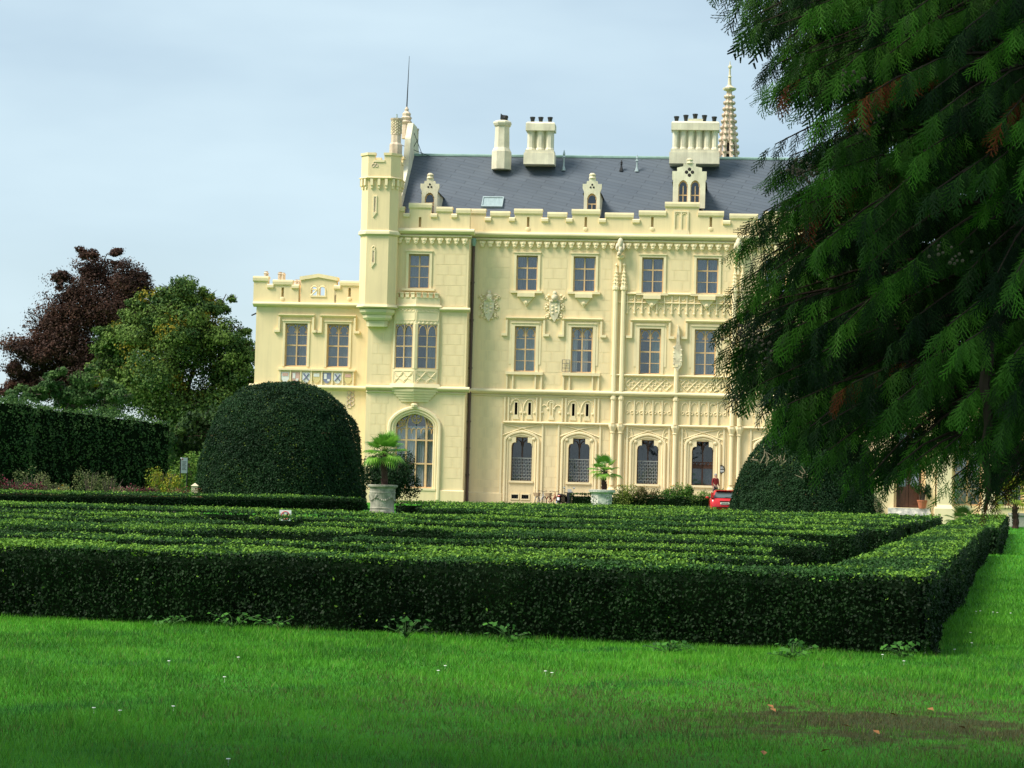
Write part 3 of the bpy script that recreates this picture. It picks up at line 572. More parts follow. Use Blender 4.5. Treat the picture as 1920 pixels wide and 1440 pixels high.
# right bays: ribs and trefoil arches, quatrefoil panels, pendants
for bay, (pa, pb) in enumerate(((1172, 1259), (1276, 1363), (1400, 1487), (1504, 1590))):
    tr = MB(); xa, xb = X(pa, 760), X(pb, 760); w_ = (xb - xa) / 5
    for k in range(5):
        c0 = xa + w_ * k; c1 = c0 + w_
        if k: tr.box(c0 - .045, c0 + .045, -.1, 0, zb_, zt)
        rib(tr, pointed(c0 + .05, c1 - .05, zt - .75, .6, 5), -.02, .05, 4)
        for q in (c0 + .14, c1 - .14): rib(tr, arc(q, zt - .85, .1, 0, 2 * PI, 6), -.02, .04, 4)
    tr.build('rib_panel', 'trim', castle)
    tr = MB(); za, zb2 = ZM + .15, z20 - .24; nq = 4; w_ = (xb - xa) / nq; h_ = zb2 - za
    for k in range(nq):
        c = xa + w_ * (k + .5); zc = (za + zb2) / 2
        rib(tr, [(c - w_ / 2, zc), (c, zb2 - .05), (c + w_ / 2, zc), (c, za + .05), (c - w_ / 2, zc)], -.02, .05, 4)
        for dx, dz in ((0, .2), (0, -.2), (.22, 0), (-.22, 0)): rib(tr, arc(c + dx, zc + dz, .15, 0, 2 * PI, 6), -.01, .035, 4)
        for dz in (h_ * .38, -h_ * .38): tr.ball((c - w_ / 2, -.01, zc + dz), (.12, .06, .12), 6, 4)
    tr.build('quatrefoil_panel', 'trim', castle)
tr = MB(); za = Z(1260, 588); zm_ = Z(1260, 567.5); np_ = 14; xa, xb = X(1176, 570), X(1372, 570)
for k in range(np_ + 1):
    x = xa + (xb - xa) * k / np_; tr.box(x - .035, x + .035, -.1, 0, za, z30 - .18); tr.ball((x, -.05, za), (.09, .07, .1), 6, 4)
    if k < np_:
        c = x + (xb - xa) / np_ / 2; q = (xb - xa) / np_ / 2
        rib(tr, pointed(c - q + .03, c + q - .03, zm_ - .5, .4, 4), -.01, .04, 4); rib(tr, [(c - q, za + .1), (c, zm_ - .35), (c + q, za + .1)], -.01, .035, 4); rib(tr, arc(c, zm_ + .28, q * .7, 0, 2 * PI, 6), -.01, .035, 4)
tr.build('pendant_frieze', 'trim', castle)
# arches left and right of the ground windows in the right bays
tr = MB()
for pa, pb in ((1171, 1186), (1243, 1258), (1274, 1288), (1345, 1361)):
    a, b = X(pa, 820), X(pb, 820); zs = ZL - .85; rib(tr, [(a, .3), (a, zs)] + pointed(a, b, zs, .7, 5)[1:] + [(b, .3)], -.02, .05, 4)
    for k in range(3): rib(tr, pointed(a + .06 + .05 * k, b - .06 - .05 * k, zs - .35 * k, .4, 4), -.02, .035, 4)
tr.build('blind_lancet', 'trim', castle)
# shafts
def shaft(px, ztop, pin=True, r=.17):
    x = X(px, 760); m = MB(); o8 = PI / 8
    m.box(x - .3, x + .3, -.34, 0, 0, Z(px, 915) - .2); m.lathe([(.26, 0), (.26, .12), (.19, .22), (.19, .3)], (x, -.1, Z(px, 915) - .2), 8, o8)
    m.lathe([(.14, Z(px, 910)), (.14, ZL - .62), (.2, ZL - .55), (.16, ZL - .5), (.3, ZL - .15), (.3, ZL)], (x, -.1, 0), 8, o8)
    m.lathe([(.17, ZL + .05), (.17, ZM - .5), (.22, ZM - .45), (.22, ZM - .3), (.17, ZM - .28), (.17, ztop), (.24, ztop + .05), (.24, ztop + .22), (.15, ztop + .3)], (x, -.1, 0), 8, o8)
    s = m.build('shaft', 'trim', castle)
    if pin:
        p = MB(); p.lathe([(.2, 0), (.15, .35), (.12, .7), (.05, 1.15), (.03, 1.6)], (x, -.1, ztop + .28), 6)
        for k in range(4):
            for q in range(6): p.ball((x + (.19 - .035 * k) * math.cos(q * PI / 3), -.1 + (.19 - .035 * k) * math.sin(q * PI / 3), ztop + .5 + .24 * k), .06, 5, 3)
        p.lathe([(.02, 0), (.09, .06), (.09, .12), (.03, .2)], (x, -.1, ztop + 1.62), 6); p.build('pinnacle', 'trim', s)
    return s
ztp = Z(1160, 545)
for px in (1150, 1164.5, 1373, 1387): shaft(px, ztp)
shaft(1267, Z(1270, 690), False)
m = MB(); x = X(1271, 660); m.box(x - .2, x + .2, -.32, 0, Z(1270, 686), Z(1270, 680)); z0 = Z(1270, 685)
m.prism([(x - .28, z0), (x, z0 - .45), (x + .28, z0), (x + .3, z0 + .55), (x + .22, z0 + 1.25), (x + .12, z0 + 1.4), (x + .07, z0 + 2.3), (x, z0 + 2.7), (x - .07, z0 + 2.3), (x - .12, z0 + 1.4), (x - .22, z0 + 1.25), (x - .3, z0 + .55)], -.3, 0)
for k in range(7): m.ball((x + (.24 if k % 2 else -.24), -.25, z0 + .1 + .18 * k), .1, 5, 4)
for k in range(3): m.ball((x, -.15, z0 + 1.9 + .35 * k), (.12 - .02 * k, .1, .06), 6, 4)
m.build('carved_niche', 'pale_stone', castle)
# gargoyle figures under the cornice
for px in (1164, 1385):
    x, zt = X(px, 455), Z(px, 450); m = MB(); m.lathe([(.06, -1.32), (.22, -1.24), (.26, -1.05), (.16, -1.0)], (x, -.12, zt), 8); m.box(x - .07, x + .07, -.12, 0, ztp + 1.2, zt - 1.3)
    g = m.build('gargoyle', 'trim', castle); b = MB(); b.ball((x, -.32, zt - .30), (.22, .3, .42), 8, 6); b.ball((x + .02, -.42, zt - .72), (.18, .24, .3), 8, 6); b.ball((x - .06, -.5, zt - .98), (.16, .2, .17), 8, 6); b.ball((x - .12, -.62, zt - 1.08), (.08, .12, .08), 6, 4)
    for s in (-1, 1): b.tube([(x + s * .17, -.4, zt - .3), (x + s * .26, -.5, zt - .6), (x + s * .14, -.52, zt - .85)], [.1, .08, .06], 6); b.prism([(x + s * .1, zt - .05), (x + s * .3, zt - .35), (x + s * .12, zt - .5)] if s < 0 else [(x + .12, zt - .5), (x + .3, zt - .35), (x + .1, zt - .05)], -.3, -.22)
    b.build('beast', 'pale_stone', g, True)
# coats of arms
for px, py in ((917, 577), (1040, 578)):
    x, z = UZ(px, py); m = MB(); m.prism([(x - .34, z + .45), (x - .36, z - .1), (x - .22, z - .6), (x, z - .95), (x + .22, z - .6), (x + .36, z - .1), (x + .34, z + .45)], -.16, 0)
    a = m.build('coat_of_arms', 'pale_stone', castle); h_ = MB(); h_.ball((x, -.16, z + .68), (.24, .22, .26), 8, 6); h_.ball((x, -.14, z + .98), (.16, .14, .18), 8, 5); h_.prism([(x - .3, z + .42), (x + .3, z + .42), (x + .2, z + .58), (x - .2, z + .58)], -.22, 0); h_.build('helmet', 'pale_stone', a, True)
    mt = MB(); r_ = random.Random(px)
    for s in (-1, 1):
        for k in range(13):
            zz = z + .85 - k * .13; xx = x + s * (.42 + .14 * math.sin(k * 1.3) - .012 * max(0, k - 8) ** 2); mt.ball((xx, -.06, zz), (.09 + .04 * r_.random(), .07, .08), 6, 4)
            if k % 2: rib(mt, arc(xx + s * .08, zz, .1, 0, 2 * PI, 6), -.04, .035, 4)
    mt.build('mantling', 'trim', a); c = MB()
    for k in range(6): c.ball((x + .13 * (-1) ** k, -.17, z + .25 - .12 * k), (.09, .04, .07), 6, 4)
    c.build('charge', 'trim', a)

# ---- corbel table under the cornice
cb = MB(); cb.prism([(-.2, .0), (-.2, -.12), (-.12, -.2), (-.12, -.34), (0, -.42), (.12, -.34), (.12, -.2), (.2, -.12), (.2, 0)][::-1], -.2, 0); cb.ball((0, -.2, -.13), (.1, .06, .1), 6, 4); cb.ball((0, -.14, -.3), (.12, .1, .11), 6, 4)
first = cb.build('corbel', 'trim', castle); zc_ = ZC - .48; stepx = 15.4 / 28.2; k = 0
def put_corbel(x, y):
    global k
    o = first if k == 0 else first.copy()
    if k: COL.objects.link(o); o.parent = castle
    o.location = (x, y, zc_); k += 1
x = X(735, 455, YB)
while x < XB1 - .2: put_corbel(x, YB); x += stepx
x = XB1 + .75; gx = [X(1164, 455), X(1385, 455)]
while x < X(1500, 455):
    if min(abs(x - g) for g in gx) > .42: put_corbel(x, 0)
    x += stepx

# ---- parapets with merlons
def parapet(name, y, zb, zc, segs, th=.55, cope=.3, material='stucco_smooth'):
    """segs: (x0, x1, ztop or None for a crenel, slit z range or None). Base wall from zb to zc; every merlon its own part."""
    base = MB(); mer = []; cops = []
    for (x0, x1, zt, sl) in segs:
        xm = (x0 + x1) / 2
        if zt is None:
            base.box(x0, x1, y, y + th, zb, zc); cops.append(MB().strip(x0 - .02, x1 + .02, [(y + th + .05, zc + .001), (y + th + .05, zc + .14), (y - .04, zc + .18), (y - .13, zc + .1), (y - .13, zc - .06), (y - .03, zc - .14), (y - .003, zc - .14), (y - .003, zc + .001)]))
            continue
        m = MB()
        if sl:
            s0, s1 = sl
            for q0, q1 in ((x0, xm - .085), (xm + .085, x1)): base.box(q0, q1, y, y + th, zb, zc); m.box(q0, q1, y, y + th, zc, zt)
            base.box(xm - .085, xm + .085, y, y + th, zb, s0); base.box(xm - .085, xm + .085, y + .3, y + th, s0, zc); m.box(xm - .085, xm + .085, y, y + th, s1, zt); m.box(xm - .085, xm + .085, y + .3, y + th, zc, s1)
            base.ball((xm, y - .01, s0 - .02), (.17, .05, .15), 8, 5)
        else: base.box(x0, x1, y, y + th, zb, zc); m.box(x0, x1, y, y + th, zc, zt)
        mer.append((m, x0, x1, zt))
    b = base.build(name, material, castle); [c_.build('crenel_sill', 'trim', b) for c_ in cops]
    for m, x0, x1, zt in mer:
        mo = m.build('merlon', material, b); 
        e = .05
        c = MB(); c.strip(x0 - e, x1 + e, [(y + th + .06, zt - .02), (y + th + .06, zt + .03), (y + .1, zt + .10), (y - .09, zt + .06), (y - .11, zt - .05), (y - .09, zt - cope * .75), (y - .02, zt - cope), (y - .003, zt - cope), (y - .003, zt - .02)]); c.build('coping', 'trim', mo)
    return b
zcr = Z(1040, 413.5); zbp = ZC - .02
def seg(pts, y, slit=()):                           # pts: list of (px0, px1, top py or None)
    o = []
    for i, (a, b, t) in enumerate(pts):
        zt = None if t is None else Z((a + b) / 2, t, y) - .08
        o.append((X(a, 410, y), X(b, 410, y), zt, (Z((a + b) / 2, 429, y), Z((a + b) / 2, 407, y)) if i in slit else None))
    return o
parapet('parapet', 0, zbp, zcr, [(XB1 - .3, X(910, 400), Z(900, 391.7) - .08, None)] + seg([(910, 920.4, None), (920.4, 955, 396), (955, 965, None), (965, 1016, 391.7), (1016, 1027.7, None), (1027.7, 1062, 398), (1062, 1073, None), (1073, 1124, 392.5), (1124, 1135.5, None), (1135.5, 1186.7, 399), (1186.7, 1199, None), (1199, 1247.5, 395), (1247.5, 1310, 379), (1310, 1356, 395.6), (1356, 1369, None), (1369, 1420, 401), (1420, 1433, None), (1433, 1484, 397), (1484, 1496, None), (1496, 1545, 403), (1545, 1557, None), (1557, 1608, 399), (1608, 1620, None), (1620, 1700, 404)], 0, (3, 7, 11, 13, 17)))
parapet('parapet', YB, zbp, Z(800, 405, YB), seg([(728, 757, 387), (757, 767.5, None), (767.5, 808, 380.7), (808, 819, None), (819, 847, 388), (847, 856.6, None)], YB, (2,)) + [(X(856.6, 400, YB), XB1 + .0, Z(868, 391, YB) - .08, None)])
zcw = Z(600, 539, YW)
sg = seg([(479.5, 506, 518), (506, 516.6, None), (516.6, 551.7, 525), (551.7, 564, None)], YW); sg[2] = (sg[2][0], sg[2][1], sg[2][2], (Z(533, 560, YW), Z(533, 539, YW)))
parapet('parapet', YW, ZTOPW, zcw, sg)
sg = seg([(631, 642, None), (642, 677, 527)], YW); sg[1] = (sg[1][0], sg[1][1], sg[1][2], (Z(658, 560, YW), Z(658, 540, YW))); parapet('parapet', YW, ZTOPW, zcw, sg)
# little gable with a pierced pair of lights in the wing parapet
gx0, gx1, gxc = X(564, 540, YW), X(631, 540, YW), X(597, 540, YW); gz1, gza = Z(597, 522, YW), Z(597, 516, YW); lz0, lz1 = Z(597, 554, YW), Z(597, 536, YW)
m = MB(); t_ = YW + .55; m.box(gx0, gxc - .5, YW, t_, ZTOPW, gz1); m.box(gxc + .5, gx1, YW, t_, ZTOPW, gz1); m.box(gxc - .5, gxc + .5, YW, t_, ZTOPW, lz0); m.box(gxc - .06, gxc + .06, YW, t_, lz0, lz1); m.box(gxc - .5, gxc + .5, YW, t_, lz1, gz1); m.prism([(gx0, gz1), (gx1, gz1), (gxc + .2, gza), (gxc - .2, gza)], YW, t_)
g = m.build('parapet_gable', 'stucco_smooth', castle); c = MB()
for a, b in (((gx0 - .08, gz1), (gxc, gza)), ((gxc, gza), (gx1 + .08, gz1))): c.loft([[(a[0], YW - .1, a[1] - .15), (a[0], t_ + .08, a[1] - .15), (a[0], t_ + .08, a[1] + .1), (a[0], YW - .1, a[1] + .1)], [(b[0], YW - .1, b[1] - .15), (b[0], t_ + .08, b[1] - .15), (b[0], t_ + .08, b[1] + .1), (b[0], YW - .1, b[1] + .1)]])
c.build('coping', 'trim', g); c = MB()
for s in (-1, 1): rib(c, [(gxc + s * .06, lz0), (gxc + s * .06, lz1 - .25)] + pointed(min(gxc + s * .06, gxc + s * .5), max(gxc + s * .06, gxc + s * .5), lz1 - .25, .22, 4) + [(gxc + s * .5, lz0)], YW - .0, .05, 4)
c.box(gxc - .55, gxc + .55, YW - .06, YW, lz0 - .1, lz0); c.build('gable_light_frame', 'trim', g)
for px, h_ in ((499, .5), (525, .45), (531, .4), (556, .4), (561, .4)):
    x, z = UZ(px, 522 if px < 540 else 535, YW + 6); m = MB(); m.lathe([(.16, -1.2), (.16, h_ * .6), (.2, h_ * .7), (.12, h_ * .85), (.14, h_)], (x, YW + 6, z), 8); m.build('finial', 'warm_stone', castle)

# ---- walls, with openings cut out of the front sheet
def wall(name, x0, x1, z0, z1, y, holes, material, back, ends=(True, True)):
    xs = sorted({x0, x1, *[h for H in holes for h in H[:2] if x0 < h < x1]}); zs = sorted({z0, z1, *[h for H in holes for h in H[2:] if z0 < h < z1]}); m = MB(); idx = {}
    def vi(x, z):
        if (x, z) not in idx: idx[(x, z)] = len(m.v); m.v.append((x, y, z))
        return idx[(x, z)]
    for a, b in zip(xs, xs[1:]):
        for c, d in zip(zs, zs[1:]):
            cx, cz = (a + b) / 2, (c + d) / 2
            if not any(h[0] < cx < h[1] and h[2] < cz < h[3] for h in holes): m.f.append([vi(a, c), vi(b, c), vi(b, d), vi(a, d)])
    for e, xx in zip(ends, (x0, x1)):
        if e: bb = len(m.v); m.v += [(xx, y, z0), (xx, back, z0), (xx, back, z1), (xx, y, z1)]; m.f.append([bb, bb + 1, bb + 2, bb + 3])
    bb = len(m.v); m.v += [(x0, y, z1), (x1, y, z1), (x1, back, z1), (x0, back, z1)]; m.f.append([bb, bb + 1, bb + 2, bb + 3])
    return m.build(name, material, castle)
wM = wall('wall', XB1 - .0, XR, 0, ZC, 0, HOLES['M'], 'stucco', 14, (False, True)); wB = wall('wall', XB0, XB1, 0, ZC, YB, HOLES['B'], 'stucco', 14); wW = wall('wall', XW0, XB0 + .2, 0, ZTOPW, YW, HOLES['W'], 'stucco_smooth', 12, (True, False))
# scored ashlar blocks standing a little proud of the two fronts
cube = MB().box(0, 1, 0, 1, 0, 1); cube_me = None; blocks = []
def courses(wallob, x0, x1, z0, z1, y, holes, avoid, off=0):
    rh, bw, gp = .70, .87, .045; r = 0; z = z1
    while z - rh * .5 > z0:
        zl = max(z0, z - rh); x = x0 - (bw * .5 if (r + off) % 2 else bw * .12)
        while x < x1:
            a, b = max(x0, x), min(x1, x + bw); pieces = [(a, b)]
            for h in holes + avoid:
                if h[2] < z - .05 and h[3] > zl + .05:
                    nw = []
                    for p, q in pieces:
                        if h[1] <= p or h[0] >= q: nw.append((p, q)); continue
                        if h[0] > p: nw.append((p, h[0]))
                        if h[1] < q: nw.append((h[1], q))
                    pieces = nw
            for p, q in pieces:
                if q - p > .16: blocks.append((wallob, p + gp / 2, q - gp / 2, zl + gp / 2, z - gp / 2, y))
            x += bw
        z -= rh; r += 1
grow = lambda H, a, b=None: (H[0] - a, H[1] + a, H[2] - (b or a), H[3] + (b or a))
mw = [h for h in HOLES['M'] if h[1] - h[0] > 1]
courses(wM, XB1 + .5, X(1146, 600), z20 - .15, ZC - .85, 0, [], [grow(h, .4, .38) for h in mw] + [(X(903, 575), X(931, 575), Z(917, 604), Z(917, 546)), (X(1026, 575), X(1054, 575), Z(1040, 604), Z(1040, 548))])
courses(wM, XB1 + .5, X(944, 600), ZM + .12, z20 - .15, 0, [], []); courses(wM, X(1019, 700), X(1053, 700), ZM + .12, z20 - .15, 0, [], [])
courses(wM, XB1 + .5, X(942, 850), 1.2, ZM - .42, 0, [], [], 1); courses(wM, X(1014, 850), X(1051, 850), .4, ZL - .16, 0, [], [], 1)
courses(wM, X(1123, 760), X(1145, 760), .6, ZM - .42, 0, [], [(X(1110, 700), X(1150, 700), ZL - .15, ZL + .1)])
courses(wM, X(1171, 500), X(1368, 500), z30 + .02, ZC - .85, 0, [], [grow(h, .36, .3) for h in mw]); courses(wM, X(1172, 640), X(1262, 640), z20 + .02, Z(1260, 590), 0, [], [(h[0] - .75, h[1] + .75, h[2], h[3] + .75) for h in mw]); courses(wM, X(1277, 640), X(1368, 640), z20 + .02, Z(1260, 590), 0, [], [(h[0] - .75, h[1] + .75, h[2], h[3] + .75) for h in mw])
courses(wB, X(748, 520, YB), XB1 - .12, Z(850, 576, YB) + .05, ZC - .85, YB, [], [grow(h, .36, .3) for h in HOLES['B'][:1]] + [(ox0 - .3, ox1 + .3, zo['s0'], zo['bt'] + .1)])
courses(wB, XB0 + .3, XB1 - .12, ZM + .15, Z(850, 588, YB), YB, [], [(ox0 - .12, ox1 + .12, 0, 30), (X(672, 600, YB), X(722, 600, YB), Z(700, 618, YB), 30)]); courses(wB, XB0 + .3, XB1 - .12, 1.6, ZM - .42, YB, [], [(ax0 - .25, ax1 + .25, 0, azt + .25), (ox0 - .2, ox1 + .2, zo['c0'] - .5, 30)], 1)
blocks.sort(key=lambda b: -(b[2] - b[1]) * (b[4] - b[3])); me = None
for i, (wo, a, b, c, d, y) in enumerate(blocks[:290]):
    if me is None: o = MB().box(0, 1, 0, 1, 0, 1).build('ashlar_block', 'stucco', wo); me = o.data
    else: o = bpy.data.objects.new('ashlar_block', me); COL.objects.link(o); o.parent = wo
    o.location = (a, y - .009, c); o.scale = (b - a, .03, d - c)
for wo in (wM, wB):
    m = MB()
    for (w2, a, b, c, d, y) in blocks[290:]:
        if w2 is wo: m.box(a, b, y - .009, y + .017, c, d)
    if m.v: kind(m.build('ashlar_course', 'stucco', wo), 'stuff')

# ---- corner turret
TX = X(711, 450, YB - .5); TY = YB + .1
def octo(z, g=0.0, hw=.74, ch=.5):
    a, b = hw + g * .41, hw + ch + g
    return [(TX - a, TY - b, z), (TX + a, TY - b, z), (TX + b, TY - a, z), (TX + b, TY + a, z), (TX + a, TY + b, z), (TX - a, TY + b, z), (TX - b, TY + a, z), (TX - b, TY - a, z)]
yt = TY - 1.2; tz = {k: Z(700, v, yt) for k, v in dict(c0=611, c1=600, c2=588, s0=578, s1=571, m0=440, m1=434, k0=352, k1=337, p0=333, cr=303, top=291).items()}
m = MB(); m.loft([octo(tz['s1']), octo(tz['k1'] + .05)]); tur = m.build('turret', 'stucco_smooth', castle)
m = MB(); m.loft([octo(tz['c0'] + .0, -.55), octo(tz['c1'], -.5)]); m.loft([octo(tz['c1'] + .01, -.42), octo(tz['c1'] + .18, -.28), octo(tz['c2'] - .05, -.26)]); m.loft([octo(tz['c2'] - .04, -.22), octo(tz['c2'] + .12, -.08), octo(tz['s0'] - .03, -.06)]); m.loft([octo(tz['s0'], .0), octo(tz['s0'] + .1, .16), octo(tz['s1'] + .02, .06)]); m.build('turret_corbel', 'ledge', tur); m = MB()
m.loft([octo(tz['m0'] - .06, .03), octo(tz['m0'] + .04, .16), octo(tz['m1'] + .02, .12), octo(tz['m1'] + .1, .02)]); m.build('turret_moulding', 'ledge', tur)
m = MB(); m.loft([octo(tz['k1'], .02), octo(tz['k1'] + .1, .2), octo(tz['p0'], .2), octo(tz['p0'] + .06, .08)]); m.loft([octo(tz['p0'] + .05, .07), octo(tz['cr'], .07)]); m.build('turret_parapet', 'stucco_smooth', tur)
base = octo(0, .0)
for i in range(8):
    p, q = Vector(base[i]), Vector(base[(i + 1) % 8]); nrm = Vector((q.y - p.y, -(q.x - p.x), 0)).normalized(); nc = 3 if i % 2 == 0 else 2
    for j in range(nc):
        c = p.lerp(q, (j + .5) / nc); an = math.atan2(nrm.y, nrm.x) + PI / 2; b = MB(); b.box(-.09, .09, -.18, .02, .15, tz['k1'] - tz['k0'] + .05); b.box(-.07, .07, -.1, .02, -.05, .15)
        o = b.build('corbel', 'trim', tur); o.location = (c.x, c.y, tz['k0']); o.rotation_euler = (0, 0, an)
    pp, qq = Vector(octo(0, .07)[i]), Vector(octo(0, .07)[(i + 1) % 8]); ln = (qq - pp).length; an = math.atan2(qq.y - pp.y, qq.x - pp.x)
    for a, b in (((0, ln * .3), (ln * .7, ln)) if i % 2 == 0 else ((0, ln),)):
        mm = MB(); h_ = tz['top'] - tz['cr']; mm.box(a, b, 0, .3, 0, h_); mm.box(a - .04, b + .04, -.07, .34, h_, h_ + .16); o = mm.build('merlon', 'stucco_smooth', tur); o.location = (pp.x, pp.y, tz['cr']); o.rotation_euler = (0, 0, an)
    if i % 2 == 0: mm = MB(); mm.box(ln * .28, ln * .72, -.06, .32, -.04, .1); o = mm.build('crenel_sill', 'trim', tur); o.location = (pp.x, pp.y, tz['cr']); o.rotation_euler = (0, 0, an)
fy = TY - 1.24
def niche(px, p0, p1, par, tre=False):               # a narrow sunk loop framed in stucco on the turret front
    x = X(px, (p0 + p1) / 2, fy); a, b = Z(px, p1, fy), Z(px, p0, fy); mm = MB(); mm.box(x - .13, x - .06, fy - .05, fy, a, b); mm.box(x + .06, x + .13, fy - .05, fy, a, b); mm.box(x - .13, x + .13, fy - .05, fy, b, b + .08); mm.prism([(x - .1, a - .35), (x + .16, a), (x - .16, a)][::-1], fy - .07, fy)
    if tre: rib(mm, arc(x, b + .2, .1, 0, 2 * PI, 8), fy - .02, .04, 4)
    o = mm.build('loop_niche', 'trim', par); MB().box(x - .06, x + .06, fy - .006, fy + .01, a, b).build('loop_recess', 'warm_stone', o)
niche(703, 369, 398, tur); niche(700, 470, 492, tur, True)
x, z = X(703, 308, fy - .07), Z(703, 309, fy - .07); mm = MB()
for dx, dz in ((0, .1), (-.1, -.06), (.1, -.06)): mm.lathe([(.0, 0), (.09, 0), (.09, .01), (.0, .01)], (0, 0, 0), 8); break
mm = MB()
for dx, dz in ((0, .12), (-.11, -.05), (.11, -.05)): rib(mm, arc(x + dx, z + dz, .1, 0, 2 * PI, 8), fy - .08, .03, 4)
mm.build('trefoil', 'warm_stone', tur)

# ---- roof
YE, YR = .55, 8.2; ZE = ZC - .1; ZR = Z(1040, 294.5, YR); RX0, RX1 = X(752, 340, 4), X(1700, 340, 4); SL = math.hypot(YR - YE, ZR - ZE)
def slate_obj(name, quads, parent):
    m = MB(); uvs = []
    for q in quads: b = len(m.v); m.v += [p for p, _ in q]; m.f.append([b + i for i in range(len(q))]); uvs += [uv for _, uv in q]
    o = m.build(name, 'slate', parent); l = o.data.uv_layers.new(name='UVMap')
    for i, lp in enumerate(o.data.loops): l.data[i].uv = uvs[lp.vertex_index]
    return o
roof = slate_obj('roof', [[((RX0, YE, ZE), (RX0, 0)), ((RX1, YE, ZE), (RX1, 0)), ((RX1, YR, ZR), (RX1, SL)), ((RX0, YR, ZR), (RX0, SL))], [((RX1, 2 * YR - YE, ZE), (-RX1, 0)), ((RX0, 2 * YR - YE, ZE), (-RX0, 0)), ((RX0, YR, ZR), (-RX0, SL)), ((RX1, YR, ZR), (-RX1, SL))]], castle)
def roof_z(y): return ZE + (ZR - ZE) * (y - YE) / (YR - YE)
def roof_y(z): return YE + (YR - YE) * (z - ZE) / (ZR - ZE)
m = MB(); m.tube([(RX0, YR, ZR + .03), (RX1, YR, ZR + .03)], .12, 6); m.build('ridge_cap', 'verdigris', roof)
# left gable wall with its chimneys and finial
gx0, gx1 = X(747, 330, 3), X(757, 300, 5.5)
m = MB(); prof = [(.3, ZC - 1), (.3, ZC + 1.2), (1.6, roof_z(1.6) + 1.0), (5.6, roof_z(5.6) + 1.1), (6.2, ZR + .9), (7.3, Z(762, 232, 7.6)), (9.1, Z(762, 232, 7.6)), (10.2, ZR + .9), (14.5, ZC + 1), (14.5, ZC - 1)]
m.strip(gx0 - .1, gx1 + .35, prof); gab = m.build('gable_wall', 'chimney_white', castle)
x, z = X(762, 229, 8.2), Z(762, 229, 8.2); m = MB(); m.lathe([(.32, -1.2), (.3, -.2), (.42, 0), (.3, .12), (.4, .3), (.28, .42), (.32, .6), (.12, .8), (.16, .9), (.05, 1.1)], (x, 8.2, z), 8); fin = m.build('finial', 'warm_stone', gab)
MB().tube([(x, 8.2, z + 1.0), (x + .08, 8.2, Z(765, 105, 8.2))], [.05, .015], 5).build('lightning_rod', 'black_metal', fin)
for p, q in (((770, 232), (792, 291)), ((753, 272), (806, 293)), ((784, 261), (766, 292))):
    a, b = UZ(p[0], p[1], 7.8), UZ(q[0], q[1], 7.8); MB().tube([(a[0], 7.8, a[1]), (b[0], 7.8, b[1])], .022, 4).build('stay_wire', 'black_metal', fin)
def ochim(px, pt, pb, y, w_):
    x = X(px, (pt + pb) / 2, y); a, b = Z(px, pb, y), Z(px, pt, y); m = MB(); m.lathe([(w_ * 1.15, -1.5), (w_ * 1.15, .3), (w_ * .9, .45), (w_ * .88, (b - a) * .45), (w_ * .95, (b - a) * .47), (w_ * .88, (b - a) * .5), (w_ * .84, b - a - .3), (w_ * 1.1, b - a - .12), (w_ * 1.15, b - a - .02), (w_ * .8, b - a)], (x, y, a), 8, PI / 8)
    c = m.build('chimney', 'warm_stone', gab); MB().tube([(x, y, b - .05), (x, y, b + .3)], .06, 6).build('chimney_pot', 'zinc', c)
    m = MB()
    for k in range(9):
        for s in range(8): an = PI / 4 * s + (k % 2) * .3; zz = a + (b - a) * (.52 + .045 * k); m.ball((x + w_ * .86 * math.cos(an), y + w_ * .86 * math.sin(an), zz), .07, 5, 3)
    m.build('carved_band', 'pale_stone', c)
ochim(743, 222, 280, 5.2, .40); ochim(775.5, 241, 293, 11, .34)

def stack(pxa, pxb, ptop, pbase, cols, pots, dy=1.3):
    zt_ = Z((pxa + pxb) / 2, ptop, 6.2); y0 = 6.0; xa, xb = X(pxa, 260, y0), X(pxb, 260, y0); zb = Z((pxa + pxb) / 2, pbase, y0); m = MB(); m.box(xa - .12, xb + .06, y0 - .1, y0 + dy + .1, zb, zb + .8); m.box(xa - .04, xb + .0, y0 - .04, y0 + dy + .04, zb + .8, zb + 1.0)
    m.box(xa + .1, xb - .1, y0 + .42, y0 + dy - .42, zb + 1.0, zt_ - .5); w_ = (xb - xa) / cols
    for k in range(cols): c = xa + w_ * (k + .5); m.lathe([(w_ * .5, 0), (w_ * .5, .1), (w_ * .40, .2), (w_ * .40, zt_ - zb - 1.75), (w_ * .5, zt_ - zb - 1.6)], (c, y0 + .36, zb + 1.0), 8, PI / 8); m.lathe([(w_ * .40, 0), (w_ * .40, zt_ - zb - 1.6)], (c, y0 + dy - .36, zb + 1.0), 8, PI / 8)
    m.box(xa - .03, xb + .03, y0 - .05, y0 + dy + .05, zt_ - .62, zt_ - .12); m.loft([[(xa - .03, y0 - .05, zt_ - .12), (xb + .03, y0 - .05, zt_ - .12), (xb + .03, y0 + dy + .05, zt_ - .12), (xa - .03, y0 + dy + .05, zt_ - .12)], [(xa + .08, y0 + .06, zt_), (xb - .08, y0 + .06, zt_), (xb - .08, y0 + dy - .06, zt_), (xa + .08, y0 + dy - .06, zt_)]])
    c = m.build('chimney', 'chimney_white', roof)
    for i, p in enumerate(pots):
        x = X(p, ptop, y0); zz = zt_ + (.16 if len(pots) == 5 and i == 2 else .08 if len(pots) == 5 and i in (1, 3) else -.02); m = MB(); m.lathe([(.11, -.2), (.11, .02), (.17, .34), (.19, .36), (.19, .44), (.12, .44), (.1, .2)], (x, y0 + .6, zz), 8); m.build('chimney_pot', 'black_metal', c)
    return c
stack(986, 1039, 229, 308, 3, (997, 1012.5, 1030)); c = stack(1259, 1348, 228, 307, 6, (1268, 1285.5, 1303, 1320.5, 1339))
